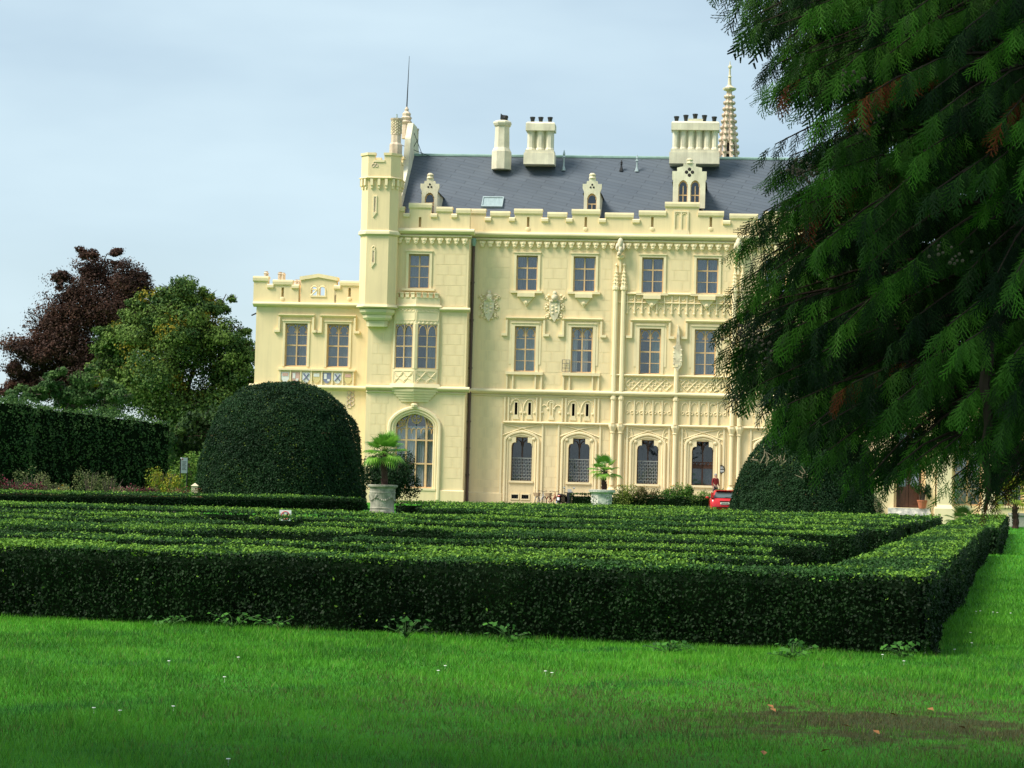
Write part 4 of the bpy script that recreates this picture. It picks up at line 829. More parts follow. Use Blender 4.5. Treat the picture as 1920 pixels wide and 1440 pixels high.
MB().box(X(1290, 225, 6), X(1318, 225, 6), 6.1, 7.1, Z(1303, 228, 6.2) - .02, Z(1303, 223, 6.2)).build('cap_block', 'chimney_white', c)
# the single diagonal chimney
y0 = 6.0; xc, zt_, zb = X(940, 250, y0), Z(940, 224, y0), Z(940, 308, y0); m = MB()
def sq(z, r, q=PI / 8, cut=8): return [(xc + r * math.cos(q + 2 * PI * i / 8), y0 + .6 + r * math.sin(q + 2 * PI * i / 8), z) for i in range(8)]
m.loft([sq(zb - .3, .72), sq(zb + .95, .72), sq(zb + 1.25, .56), sq(zt_ - .45, .52), sq(zt_ - .38, .6), sq(zt_ - .2, .68), sq(zt_ - .1, .66), sq(zt_, .45)]); c = m.build('chimney', 'chimney_white', roof)
m = MB(); m.tube([(xc + .05, y0 + .6, zt_ - .05), (xc + .05, y0 + .6, zt_ + .3), (xc + .3, y0 + .4, zt_ + .2)], [.16, .2, .17], 8); m.prism([(xc - .15, zt_ + .1), (xc + .4, zt_ + .05), (xc - .12, zt_ + .5)], y0 + .4, y0 + .8); m.build('chimney_cowl', 'black_metal', c)
# vents and skylight
for px, pt, pb in ((1057, 280, 318), (1165, 299, 319), (1194, 289, 320)):
    zz = Z(px, pb, roof_y(Z(px, pb, 6)) - .1); y = roof_y(zz) - .05; x = X(px, pb, y); zt2 = Z(px, pt, y); m = MB(); m.lathe([(.16, 0), (.07, .3), (.05, .5), (.05, (zt2 - zz) * .6), (.14, (zt2 - zz) * .64), (.05, (zt2 - zz) * .72), (.09, (zt2 - zz) * .8), (.02, zt2 - zz)], (x, y, zz - .05), 6); m.build('roof_vent', 'zinc' if px != 1165 else 'black_metal', roof)
sx0, sx1 = X(899, 376, 2), X(939, 376, 2); zq0, zq1 = Z(919, 385, 1.6), Z(919, 366, 2.5); yq0, yq1 = roof_y(zq0), roof_y(zq1)
def onroof(m, x0, x1, ya, yb, lift, th):
    nrm = Vector((0, -(ZR - ZE), YR - YE)).normalized(); P = [Vector((x0, ya, roof_z(ya))), Vector((x1, ya, roof_z(ya))), Vector((x1, yb, roof_z(yb))), Vector((x0, yb, roof_z(yb)))]
    return m.loft([[p + nrm * (lift) for p in P], [p + nrm * (lift + th) for p in P]])
m = MB(); onroof(m, sx0, sx1, yq0, yq0 + .08, 0, .16); onroof(m, sx0, sx1, yq1 - .08, yq1, 0, .16); onroof(m, sx0, sx0 + .07, yq0 + .08, yq1 - .08, 0, .158); onroof(m, sx1 - .07, sx1, yq0 + .08, yq1 - .08, 0, .158); sk = m.build('skylight', 'zinc', roof); onroof(MB(), sx0 + .07, sx1 - .07, yq0 + .08, yq1 - .08, .05, .05).build('pane', 'skylight_glass', sk)

# dormers
def dormer(pa, pb, ptop, pbot, y, steps, two=False):
    xa, xb = X(pa, 370, y), X(pb, 370, y); xc = (xa + xb) / 2; hw = (xb - xa) / 2; zt2, zb2 = Z((pa + pb) / 2, ptop, y), Z((pa + pb) / 2, pbot, y) - .4; H = zt2 - zb2; m = MB()
    outl = [(-1 if not two else -1, 0)]
    if two: L_ = [(-.94, 0), (-.94, .58), (-1, .64), (-1, .82), (-.72, .82), (-.72, .9), (-.36, .93), (-.36, 1.0), (-.2, .98), (-.2, 1.05), (0, 1.08)]
    else: L_ = [(-.84, 0), (-.84, .62), (-1, .72), (-1, .84), (-.62, .84), (-.55, .92), (-.34, .92), (-.34, 1.0), (0, 1.0)]
    L_ = [(xc + hw * a, zb2 + H * b) for a, b in L_]; R_ = [(2 * xc - x, z) for x, z in L_]
    wins = [(-.62, -.08), (.08, .62)] if two else [(-.5, .5)]; zw1 = zb2 + H * (.62 if two else .58)
    # front wall in vertical strips so that the lights stay open
    cuts = sorted({-1, -.94 if two else -.84, 1, .94 if two else .84, *[q for w_ in wins for q in w_]}); body = -.84 if not two else -.94
    for a, b in zip(cuts, cuts[1:]):
        if abs(a + b) / 2 > -body: continue
        if any(w0 <= (a + b) / 2 <= w1 for w0, w1 in wins): continue
        m.box(xc + hw * a, xc + hw * b, y, y + .3, zb2, zw1)
    m.prism([p for p in L_ if p[1] > zw1 + .001 or False] and ([(L_[0][0], zw1)] + [p for p in L_ if p[1] > zw1 + .001] + [p for p in reversed(R_) if p[1] > zw1 + .001 and abs(p[0] - xc) > 1e-6] + [(R_[0][0], zw1)]), y, y + .3)
    d = m.build('dormer', 'chimney_white', roof)
    for w0, w1 in wins:
        a, b = xc + hw * w0, xc + hw * w1; f = MB(); t = .05; zz = zb2; f.box(a, a + t, y + .16, y + .24, zz, zw1); f.box(b - t, b, y + .16, y + .24, zz, zw1); f.box(a, b, y + .16, y + .24, zw1 - t, zw1); f.box(a, b, y + .165, y + .235, zz + H * .28, zz + H * .28 + .07)
        f.box((a + b) / 2 - .03, (a + b) / 2 + .03, y + .16, y + .235, zz, zz + H * (.28 if not two else .5)); rib(f, pointed(a + .03, b - .03, zw1 - .4, .34, 5), y + .17, .05, 4)
        w = f.build('window', 'sash', d); MB().box(a + .03, b - .03, y + .2, y + .21, zz, zw1 - .02).build('pane', 'glass_dark', w); opening_box(a, b, zz, zw1, y + .27, y + 1.2, False).build('interior', 'interior', w)
        sp_ = MB(); 
        for s in (0, 1): q = [(a, zw1), (a, zw1 - .32), (a + .1, zw1 - .12), (a + .25, zw1)] if s == 0 else [(b, zw1), (b - .25, zw1), (b - .1, zw1 - .12), (b, zw1 - .32)]; sp_.prism(q[::-1], y - .0, y + .25)
        sp_.build('window_head', 'chimney_white', w)
    # foil ornament
    f = MB(); zz = zb2 + H * (.80 if two else .77); r = .2 if two else .12
    for k in range(4 if two else 3): an = PI / 2 + k * 2 * PI / (4 if two else 3); mm_ = r; f.ball((xc + mm_ * math.cos(an), y + .0, zz + mm_ * math.sin(an)), (r * .62, .03, r * .62), 8, 5)
    f.build('foil_opening', 'interior', d)
    c = MB(); c.lathe([(.1, 0), (.26, .06), (.2, .2), (.24, .3), (.12, .42)], (xc, y + .15, zt2 - .06), 8); c.build('dormer_crown', 'pale_stone', d)
    # side cheeks and little slate roof running back into the main roof
    ck = MB(); zc2 = zb2 + H * .62; yb_ = roof_y(zc2)
    for s in (-1, 1): x0_ = xc + s * hw * .84; ck.strip(min(x0_, x0_ - s * .12), max(x0_, x0_ - s * .12), [(y + .3, zb2), (roof_y(zb2) - .0, zb2), (yb_, zc2), (y + .3, zc2)])
    ck.build('dormer_cheek', 'chimney_white', d); zr2 = zb2 + H * .86
    slate_obj('dormer_roof', [[((xc + s * hw * 1.02, y + .3, zc2 - .1), (0, 0)), ((xc + s * hw * 1.02, roof_y(zc2 - .1) , zc2 - .1), (2, 0)), ((xc, roof_y(zr2), zr2), (2, 1)), ((xc, y + .3, zr2), (0, 1))] for s in (-1, 1)], d)
dormer(787.7, 823, 334, 388, 1.0, 0); dormer(1092, 1127.7, 334, 391, 1.0, 0); dormer(1259.4, 1324, 306, 379, 1.0, 0, True)
# blind panel in the tall merlon
m = MB(); a, b = X(1263, 420), X(1291, 420); z0, z1 = Z(1277, 431), Z(1277, 396)
m.box(a, a + .1, -.07, 0, z0, z1); m.box(b - .1, b, -.07, 0, z0, z1); m.box((a + b) / 2 - .05, (a + b) / 2 + .05, -.06, 0, z0, z1); m.box(a + .1, b - .1, -.068, 0, z1 - .08, z1); rib(m, pointed(a + .1, (a + b) / 2 - .05, z1 - .4, .25, 4), -.01, .04, 4); rib(m, pointed((a + b) / 2 + .05, b - .1, z1 - .4, .25, 4), -.01, .04, 4); m.prism([(a - .1, z0 - .3), (b + .1, z0 - .3), (b, z0), (a, z0)], -.08, 0); m.build('blind_panel', 'trim', castle)
# drainpipe in the angle of the two fronts
x = XB1 + .16; m = MB(); m.tube([(x, -.16, .1), (x, -.16, Z(882, 462))], .1, 8)
for py in (530, 600, 690, 790, 840, 890): m.lathe([(.1, -.06), (.135, -.05), (.135, .05), (.1, .06)], (x, -.16, Z(875, py)), 8)
pipe = m.build('drainpipe', 'copper_pipe', castle); m = MB(); m.lathe([(.1, 0), (.17, .25), (.17, .5), (.1, .55)], (x, -.18, Z(882, 462)), 8); m.build('rainwater_head', 'verdigris', pipe)
m = MB(); p = UZ(472, 583, YW); m.tube([(XW0, YW + .3, p[1] - .1), (XW0 - .35, YW + .1, p[1] - .3)], .05, 6); m.build('water_spout', 'black_metal', castle)

# ---- chapel spire behind the roof
YS = 45; sxc, sz0, szt = X(1366, 250, YS), Z(1366, 330, YS), Z(1366, 170, YS)
spire = thing('chapel_spire', 'slender openwork stone spire with crockets rising behind the slate roof', 'spire', (CO[0] + sxc * ca + YS * sa, CO[1] - sxc * sa + YS * ca, 0), -ALPHA)
rb = abs(X(1386, 300, YS) - X(1348, 300, YS)) / 2; zb3 = Z(1366, 300, YS); hs = szt - zb3; m = MB(); m.lathe([(rb * 1.5, 0), (rb * 1.5, zb3 - 14), (rb * 1.15, zb3 - 8), (rb * 1.1, zb3 - 1)], (0, 0, 0), 8, PI / 8); m.build('tower_shaft', 'warm_stone', spire)
m = MB(); m.lathe([(rb * .55, zb3 - 1), (rb * .34, zb3 + hs * .5), (.1, szt)], (0, 0, 0), 8); m.build('spire_core', 'interior', spire)
for k in range(8):
    an = PI / 8 + k * PI / 4; m = MB(); m.tube([(rb * 1.05 * math.cos(an), rb * 1.05 * math.sin(an), zb3 - 1), (.13 * math.cos(an), .13 * math.sin(an), szt)], [.2, .1], 5)
    for j in range(13):
        t = j / 13; r_ = (rb * 1.05 * (1 - t) + .13 * t) + .15; m.ball((r_ * math.cos(an), r_ * math.sin(an), zb3 - 1 + (hs + 1) * t), (.19, .19, .15), 5, 4)
    m.build('spire_rib', 'warm_stone', spire)
m = MB()
for t in (.06, .22, .36, .44, .52, .6, .68, .76, .84, .92): r_ = rb * 1.0 * (1 - t) + .13 * t; m.lathe([(r_ * .6, -.1), (r_ * 1.0, -.08), (r_ * 1.0, .12), (r_ * .6, .14)], (0, 0, zb3 - 1 + (hs + 1) * t), 8, PI / 8); m.build('spire_band', 'warm_stone', spire); m = MB()
for k in range(8):
    an = k * PI / 4
    for t in (.4, .48, .56, .64, .72, .8, .88): r_ = (rb * .92 * (1 - t) + .13 * t); m.ball((r_ * math.cos(an), r_ * math.sin(an), zb3 - 1 + (hs + 1) * t), (r_ * .36, r_ * .36, .34), 5, 4)
m.build('spire_infill', 'warm_stone', spire)
m = MB(); zt3 = Z(1366, 115, YS); m.lathe([(.2, -.1), (.55, .05), (.6, .2), (.3, .35), (.16, .5), (.12, (zt3 - szt) * .45), (.2, (zt3 - szt) * .47), (.1, (zt3 - szt) * .5), (.08, (zt3 - szt) * .75), (.16, (zt3 - szt) * .78), (.16, (zt3 - szt) * .84), (.05, (zt3 - szt) * .88), (.03, zt3 - szt)], (0, 0, szt), 8); m.build('finial', 'pale_stone', spire)

# ------------------------------------------------------------------ forecourt, terrace
def facade_pt(px, y): x = X(px, 930, y); return np.array([CO[0] + x * ca + y * sa, CO[1] - x * sa + y * ca, 0])
m = MB(); p = [facade_pt(a, b) for a, b in ((870, -.2), (1760, -.2), (1760, -9), (870, -7.5))]; m.v = [(q[0], q[1], .004) for q in p]; m.f = [[0, 3, 2, 1]]; kind(m.build('gravel_path', 'gravel'), 'structure')
m = MB(); xa, xb = X(1150, 930), X(1420, 930); m.box(xa, xb, -2.6, .02, 0, .62); m.box(xa - .1, xb + .1, -2.75, .02, .62, .74); o = m.build('terrace', 'slab_stone'); o.location = tuple(CO); o.rotation_euler = (0, 0, -ALPHA); kind(o, 'structure')
m = MB(); g0, g1 = G(60, 966), G(345, 960); d = unit((g1 - g0)[None])[0]; nrm = np.array([-d[1], d[0], 0])
m.v = [tuple(q + np.array([0, 0, .005])) for q in (g0 - d * 8, g1 + d * 14, g1 + d * 14 + nrm * 2.2, g0 - d * 8 + nrm * 2.2)]; m.f = [[0, 1, 2, 3]]; kind(m.build('garden_path', 'gravel'), 'structure')

# ------------------------------------------------------------------ hedges
DK, MD, FR = (.008, .026, .008), (.022, .070, .014), (.20, .37, .04)
def hedge(name, label, p, a, b, ln, wd, h, leaf, dens, group=None, sides='ABCD', cols=(DK, MD), fresh=.3, seed=1, cat='hedge', sides_dens=1.0, tri=True, axis=None, rough=.05, slope=0):
    """Clipped hedge: p corner on the ground, a/b unit vectors along its length and width."""
    root = thing(name, label, cat, p, 0, group); p = np.asarray(p, float); a = np.asarray(a, float); b = np.asarray(b, float); zv = np.array([0, 0, 1.])
    i = leaf * .8 + .02 + min(.065, rough * 1.3); m = MB(); q = [a * i + b * i, a * (ln - i) + b * i, a * (ln - i) + b * (wd - i), a * i + b * (wd - i)]
    m.loft([[tuple(v) for v in q], [tuple(v + zv * (h - i * 1.1) * (1 - slope * float(v @ a) / ln)) for v in q]]); m.build('core', 'core', root)
    P, Nn, T = [], [], []
    def add(n, f, nrm, top):
        n = max(8, int(n)); u, v = rng.uniform(0, 1, n), rng.uniform(0, 1, n); P.append(f(u, v)); Nn.append(np.tile(nrm, (n, 1))); T.append(np.full(n, top))
    add(ln * wd * dens, lambda u, v: np.outer(u * ln, a) + np.outer(v * wd, b) + zv * h, zv, 1)
    if 'A' in sides: add(ln * h * dens * sides_dens, lambda u, v: np.outer(u * ln, a) + np.outer(v * h, zv), -b, 0)
    if 'B' in sides: add(wd * h * dens * sides_dens, lambda u, v: np.outer(u * wd, b) + np.outer(v * h, zv), -a, 0)
    if 'C' in sides: add(wd * h * dens * sides_dens, lambda u, v: np.outer(u * wd, b) + np.outer(v * h, zv) + a * ln, a, 0)
    if 'D' in sides: add(ln * h * dens * .5, lambda u, v: np.outer(u * ln, a) + np.outer(v * h, zv) + b * wd, b, 0)
    P, Nn, T = np.concatenate(P), np.concatenate(Nn), np.concatenate(T); n = len(P)
    wob = vnoise(P + p, 1.1, seed) * rough * 1.3 + vnoise(P + p, 4.5, seed + 1) * rough; wob = np.where(T > 0, wob * (.35 if h < 2 else 1), wob); P = P + Nn * (wob[:, None] + rng.normal(0, leaf * .35, (n, 1)) * np.where(T > 0, .6, 1)[:, None])
    P[:, 2] = np.maximum(P[:, 2], .02) * (1 - slope * np.clip(P @ a / ln, 0, 1))
    # rounded arrises
    e = np.minimum(np.minimum(P @ b, wd - P @ b), np.minimum(P @ a, ln - P @ a)); P[:, 2] -= np.where(T > 0, np.clip(.09 - e, 0, .12) * .6, 0)
    t = .45 + .4 * vnoise(P + p, 2.2, seed + 2) + rng.normal(0, .28, n); C = mixcol(n, cols[0], cols[1], t); yg = T > 0; C[yg] = C[yg] * (1.0 + .8 * np.clip(fresh * 2, 0, 1)) + np.array([.006, .008, 0]); C[~yg] *= .55 if h < 2 else 1.0  # side leaves of low hedges darkened: shade of the fronts put into the colour
    edge = np.clip(1 - e / .55, 0, 1) ** .7; fp = fresh * (np.clip(vnoise(P + p, .9, 77) + .6 * vnoise(P + p, 3.5, 78) + .2 + .7 * edge, 0, 1.8)) * np.where(T > 0, 1, .008)
    isf = rng.uniform(0, 1, n) < fp; C[isf] = mixcol(int(isf.sum()), (.05, .14, .02), FR); P[isf] += np.array([0, 0, 1.]) * rng.uniform(0, leaf * .9, (int(isf.sum()), 1)) * T[isf][:, None]
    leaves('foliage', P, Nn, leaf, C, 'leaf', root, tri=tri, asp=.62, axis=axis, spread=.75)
    return root
C0, CE = G(1740, 1230), G(1873, 1000); pb = unit((CE - C0)[None])[0]; pa = np.array([-pb[1], pb[0], 0])
HB = .74
def par(s, t): return C0 + pa * s + pb * t
def dist(s, t): return float(par(s, t)[1])
def s_lim(t):                                    # far rows stop short of the urn lawn
    s = 0
    while True:
        q = par(s, t); d = q - CAM; px = 960 + FPX * float(d @ RT) / float(d @ FW)
        if px < 792: return s
        s += .25
def bar(name, label, s0, s1, t0, t1, h=HB, group='clipped box hedges of the parterre', sides='AB', fresh=.3, seed=1):
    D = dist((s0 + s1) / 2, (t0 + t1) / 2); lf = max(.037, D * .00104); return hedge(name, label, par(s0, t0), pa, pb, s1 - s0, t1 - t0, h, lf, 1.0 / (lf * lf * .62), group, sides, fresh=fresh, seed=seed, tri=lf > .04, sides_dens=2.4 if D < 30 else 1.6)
bar('box_hedge', 'long dark front box hedge facing the open lawn with bright new shoots on top', 0, 15, 0, 1.8, HB + .03, sides='AB', fresh=.8, seed=3)
bar('box_hedge', 'box hedge running back from the front corner along the side lawn', 0, 1.25, 1.9, 37, HB, sides='AB', fresh=.4, seed=4)
bar('box_hedge', 'far end of the side box hedge standing before the pavilion', -.3, 1.2, 38.5, 72, HB - .02, sides='AB', fresh=.3, seed=5)
bar('box_hedge', 'short box hedge link joining the front hedge to the row behind it', 4.4, 6.0, 1.8, 4.6, HB - .02, sides='BC', seed=6)
bar('box_hedge', 'box hedge row just behind the long front hedge', 1.95, 15, 4.6, 6.2, HB, sides='ABC', fresh=.4, seed=7)
rows = [(2.6, 9.0, 8.8, 10.4), (11.2, 17, 8.6, 10.2), (2.2, 8.2, 13.0, 14.8), (10, 19, 12.8, 14.6), (3.2, 12.4, 17.6, 19.4), (13.8, 21, 17.2, 19.2), (2.4, 15.0, 22.4, 24.2), (16.4, 23, 22, 23.8), (2.6, 25, 27.4, 30.0), (2.3, 27, 33.2, 36), (2.4, 14, 39.4, 42.4), (15.6, 29, 39, 42), (2.3, 31, 45.8, 49), (2.3, 20, 52.4, 56), (21.8, 30, 52.2, 56), (2.3, 27, 60, 63.5), (2.3, 21, 67.5, 71)]
rlab = ['short box hedge bar close behind the front row, nearest the side hedge', 'short box hedge bar in the second inner row, towards the yew wall', 'box hedge bar in the third inner row beside the side hedge', 'box hedge bar in the third inner row, towards the yew wall']
for i, (s0, s1, t0, t1) in enumerate(rows):
    if t0 > 36: s1 = min(s1, s_lim(t0))
    if s1 - s0 < 1.5: continue
    bar('box_hedge', rlab[i] if i < 4 else 'low box hedge bar deep inside the parterre between grassy aisles', s0, s1, t0, t1, (HB if t0 < 30 else .66) + random.uniform(-.05, .04), sides='ABC', fresh=.28 + .2 * random.random(), seed=20 + i)
# end row of the parterre before the castle
# taller hedges
def hedge_line(name, label, g0, g1, wd, h, leaf, cols=(DK, MD), fresh=.2, seed=1, sides='ABC', rough=.04, axis=None, sd=1.2, slope=0):
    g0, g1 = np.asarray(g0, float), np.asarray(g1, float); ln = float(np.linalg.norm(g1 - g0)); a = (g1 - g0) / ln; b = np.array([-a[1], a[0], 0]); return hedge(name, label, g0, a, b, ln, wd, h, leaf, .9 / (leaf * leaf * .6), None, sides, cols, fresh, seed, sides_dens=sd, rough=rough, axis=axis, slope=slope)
def ground_at(px, D): q = AT(px, 900, D); return np.array([q[0], q[1], 0])
hedge_line('clipped_hedge', 'waist-high dark clipped hedge in front of the big yew dome', ground_at(-60, 86), ground_at(688, 101), 5.5, .70, .085, seed=51, fresh=.3)
hedge_line('clipped_hedge', 'low clipped hedge with ragged top beside the garland urn', ground_at(784, 99), ground_at(1345, 110), 2.0, .58, .085, seed=52, fresh=.45)
hedge_line('clipped_hedge', 'dark clipped hedge below the flowering shrubs at the castle terrace', ground_at(1068, 139), ground_at(1345, 136), 1.0, 1.0, .10, seed=53, fresh=.1)
YWD = ((.022, .062, .020), (.08, .15, .042))
hedge_line('tall_yew_hedge', 'tall wall of clipped yew with sloping top behind the flower border', ground_at(40, 126), ground_at(322, 134), 3.2, 5.35, .13, YWD, .12, 54, sides='ABC', rough=.22, slope=.13)
hedge_line('tall_yew_hedge', 'taller near block of the clipped yew wall, stepping forward', ground_at(-90, 119), ground_at(62, 123), 3.5, 5.35, .13, YWD, .1, 55, sides='ABC', rough=.2)

# ------------------------------------------------------------------ yew domes
def dome(name, label, px, D, w_px, top_py, prof, leaf, seed, cols):
    c = ground_at(px, D); sc = FPX / D; R = w_px / 2 / sc; H = AT(px, top_py, D)[2]; root = thing(name, label, 'topiary', c)
    m = MB(); m.lathe([(R * r * .955, H * z * .975) for r, z in prof], (0, 0, 0), 28); m.build('core', 'core', root, True)
    n = int(2.2 * (2 * PI * R * H * .9 + PI * R * R * .6) / (leaf * leaf * .6)); zz = np.array([z for _, z in prof]); rr = np.array([r for r, _ in prof])
    L_ = np.cumsum(np.r_[0, np.hypot(np.diff(rr) * R, np.diff(zz) * H)]); u = rng.uniform(0, L_[-1], int(n * 1.9)); r_ = np.interp(u, L_, rr); keep = rng.uniform(0, 1, len(u)) < r_; u = u[keep]; r_ = r_[keep]; z_ = np.interp(u, L_, zz); th = rng.uniform(0, 2 * PI, len(u))
    sl = np.interp(u, (L_[:-1] + L_[1:]) / 2, np.diff(zz) * H / np.maximum(1e-6, np.diff(L_))); cr = -np.interp(u, (L_[:-1] + L_[1:]) / 2, np.diff(rr) * R / np.maximum(1e-6, np.diff(L_)))
    Nn = np.stack([np.cos(th) * sl, np.sin(th) * sl, cr], 1); P = np.stack([np.cos(th) * r_ * R, np.sin(th) * r_ * R, z_ * H], 1); n = len(P)
    wob = vnoise(P, .7, seed) * .12 + vnoise(P, 3.0, seed + 1) * .06; hol = vnoise(P, 1.6, seed + 4); P = P + Nn * (wob[:, None] + rng.normal(0, leaf * .4, (n, 1)) - np.clip(hol - .45, 0, 1)[:, None] * .35)
    t = .35 + .35 * vnoise(P, 1.2, seed + 3) + rng.normal(0, .25, n); C = mixcol(n, cols[0], cols[1], t); y = rng.uniform(0, 1, n) < .05 * np.clip(vnoise(P, .8, seed + 6) + .2, 0, 1); C[y] = (.10, .15, .02); y = rng.uniform(0, 1, n) < .25 * np.clip(vnoise(P, 1.5, seed + 8) - .75, 0, 1); C[y] = (.07, .05, .02)
    leaves('foliage', P, Nn, leaf, C, 'leaf', root, tri=True, asp=.5, spread=.7); return root, R, H
YC = ((.008, .026, .010), (.028, .074, .024))
DP = [(1.0, 0), (.985, .12), (.95, .3), (.90, .48), (.82, .66), (.70, .80), (.54, .90), (.36, .96), (.18, .99), (.0, 1.0)]
dome('yew_dome', 'huge rounded clipped yew dome beside the palm in the garland urn', 528, 114, 322, 714, DP, .10, 61, YC)
DP2 = [(1.0, 0), (.96, .12), (.90, .28), (.82, .45), (.70, .62), (.55, .77), (.40, .88), (.24, .95), (.1, .99), (0, 1.0)]
dm, dR, dH = dome('yew_dome', 'large conical clipped yew mound with bare dead twigs beside the red car', 1524, 121, 322, 782, DP2, .10, 62, YC)
m = MB()
for px, py in ((1462, 866), (1432, 866), (1512, 899)):
    for k in range(7):
        a = AT(px + random.uniform(-8, 8), py + random.uniform(-4, 8), 121 - dR * .78); b = a + np.array([random.uniform(-.7, .7), -.15, random.uniform(.1, .8)]); q = (a + b) / 2 + np.array([.1, -.1, .05]); m.tube([tuple(v - np.array([dm.location.x, dm.location.y, 0])) for v in (a, q, b)], [.035, .028, .012], 5)
m.build('dead_twig', 'dead_wood', dm)

# ------------------------------------------------------------------ shrubs and flower border
def bush(name, label, c, rx, ry, h, leaf, cols, n, seed, group=None, cat='shrub', stems=6, asp=.5, up=.3, flower=None, lobes=9):
    root = thing(name, label, cat, c, 0, group); r = random.Random(seed); m = MB()
    for k in range(stems): an = r.uniform(0, 6.28); q = r.uniform(.3, .75); m.tube([(0.1 * math.cos(an), .1 * math.sin(an), 0), (rx * q * .5 * math.cos(an), ry * q * .5 * math.sin(an), h * .4), (rx * q * math.cos(an), ry * q * math.sin(an), h * .8)], [.04 * h ** .5, .03 * h ** .5, .008], 5)
    m.build('stem', 'bark', root); g = np.random.default_rng(seed); P, Nn, T = [], [], []
    for k in range(lobes):
        an = g.uniform(0, 6.28); q = math.sqrt(g.uniform(0, .6)); cz = h * g.uniform(.3, .72); cc = np.array([rx * q * math.cos(an), ry * q * math.sin(an), cz]); d = unit(g.normal(0, 1, (n // lobes, 3))); s = np.array([rx * .45, ry * .45, h * .28]) * g.uniform(.6, 1.1); P.append(cc + d * s * g.uniform(.55, 1.08, (len(d), 1))); Nn.append(d + np.array([0, 0, up])); T.append(np.full(len(d), g.uniform(.1, .9)))
    P, Nn, T = np.concatenate(P), np.concatenate(Nn), np.concatenate(T); P[:, 2] = np.abs(P[:, 2]) + .02; C = mixcol(len(P), cols[0], cols[1], T + rng.normal(0, .25, len(P)))
    leaves('foliage', P, Nn, leaf, C, 'leaf', root, asp=asp)
    if flower:
        k = rng.choice(len(P), flower[1]); F = P[k] * np.array([1.03, 1.03, 1.08]); leaves('blossom', F, Nn[k], flower[2], mixcol(len(F), flower[0], tuple(c * .6 for c in flower[0])), 'leaf', root, asp=.9)
    return root
bush('yew_bush', 'loose dark yew bush behind the palm, against the castle wall', ground_at(733, 128), 1.75, 1.6, 3.6, .13, ((.006, .020, .008), (.022, .055, .018)), 16000, 71, cat='bush', lobes=26)
GRN = ((.03, .09, .015), (.10, .22, .03))
for i, (px, h_, D, cc, lab) in enumerate(((1172, 1.75, 138, ((.06, .10, .02), (.22, .26, .05)), 'yellowing shrub in the terrace bed nearest the pale carved planter'), (1210, 1.65, 138, ((.05, .06, .02), (.16, .13, .05)), 'brownish shrub in the terrace bed below a latticed window'), (1252, 1.9, 138, GRN, 'bright green shrub in the terrace bed under the slim wall shaft'), (1287, 2.0, 138, GRN, 'tall mixed green shrub in the terrace bed left of the curtained window'), (1318, 1.5, 137, ((.05, .12, .02), (.16, .25, .05)), 'low yellow-green shrub in the terrace bed beside the red car'), (1355, 1.6, 141, GRN, 'small green shrub half hidden between the red car and yew mound'))):
    bush('shrub', lab, ground_at(px, D), .95, .6, h_, .12, cc, 2600, 80 + i, asp=.4, lobes=12)
bd = [(20, 105, .9, 'red'), (62, 106, 1.2, ''), (70, 104, .7, 'red'), (95, 106, .8, ''), (112, 105.5, .7, 'yellow'), (170, 107, 1.35, ''), (205, 107, 1.1, ''), (240, 107, .7, 'pink'), (272, 106, .7, 'red'), (352, 108, .7, 'brown')]
for i, (px, D, h_, k) in enumerate(bd):
    fl = {'red': ((.17, .03, .05), 350, .09), 'pink': ((.40, .18, .18), 200, .08), 'yellow': ((.6, .35, .03), 50, .09), 'brown': ((.25, .10, .05), 250, .09), '': None}[k]
    lab = {'red': 'clump of dark red sedum in the flower border below the yew wall', 'pink': 'faded pink perennial in the flower border below the yew wall', 'yellow': 'small perennial with orange flowers in the border below the yew wall', 'brown': 'russet low perennial beside the foot of the information board', '': 'feathery pale green perennial in the border below the yew wall'}[k]
    bush('border_plant', lab, ground_at(px, D), .9 if k != 'yellow' else .5, .5, h_ * 1.45, .11, ((.08, .11, .04), (.24, .26, .10)) if k != 'red' else ((.05, .07, .03), (.12, .10, .05)), 900, 100 + i, 'perennials in the flower border', 'plant', asp=.3, flower=fl, stems=8)
bush('golden_shrub', 'yellow and green shrub with upright shoots beside the information board', ground_at(308, 110), .95, .7, 2.0, .14, ((.10, .20, .02), (.42, .34, .03)), 1800, 120, cat='shrub', stems=14, asp=.3, lobes=14)
bush('shrub', 'green bush between the yew wall and the yew dome', ground_at(372, 128), 1.6, 1.2, 3.2, .16, ((.05, .12, .02), (.16, .26, .04)), 3000, 121, lobes=14)

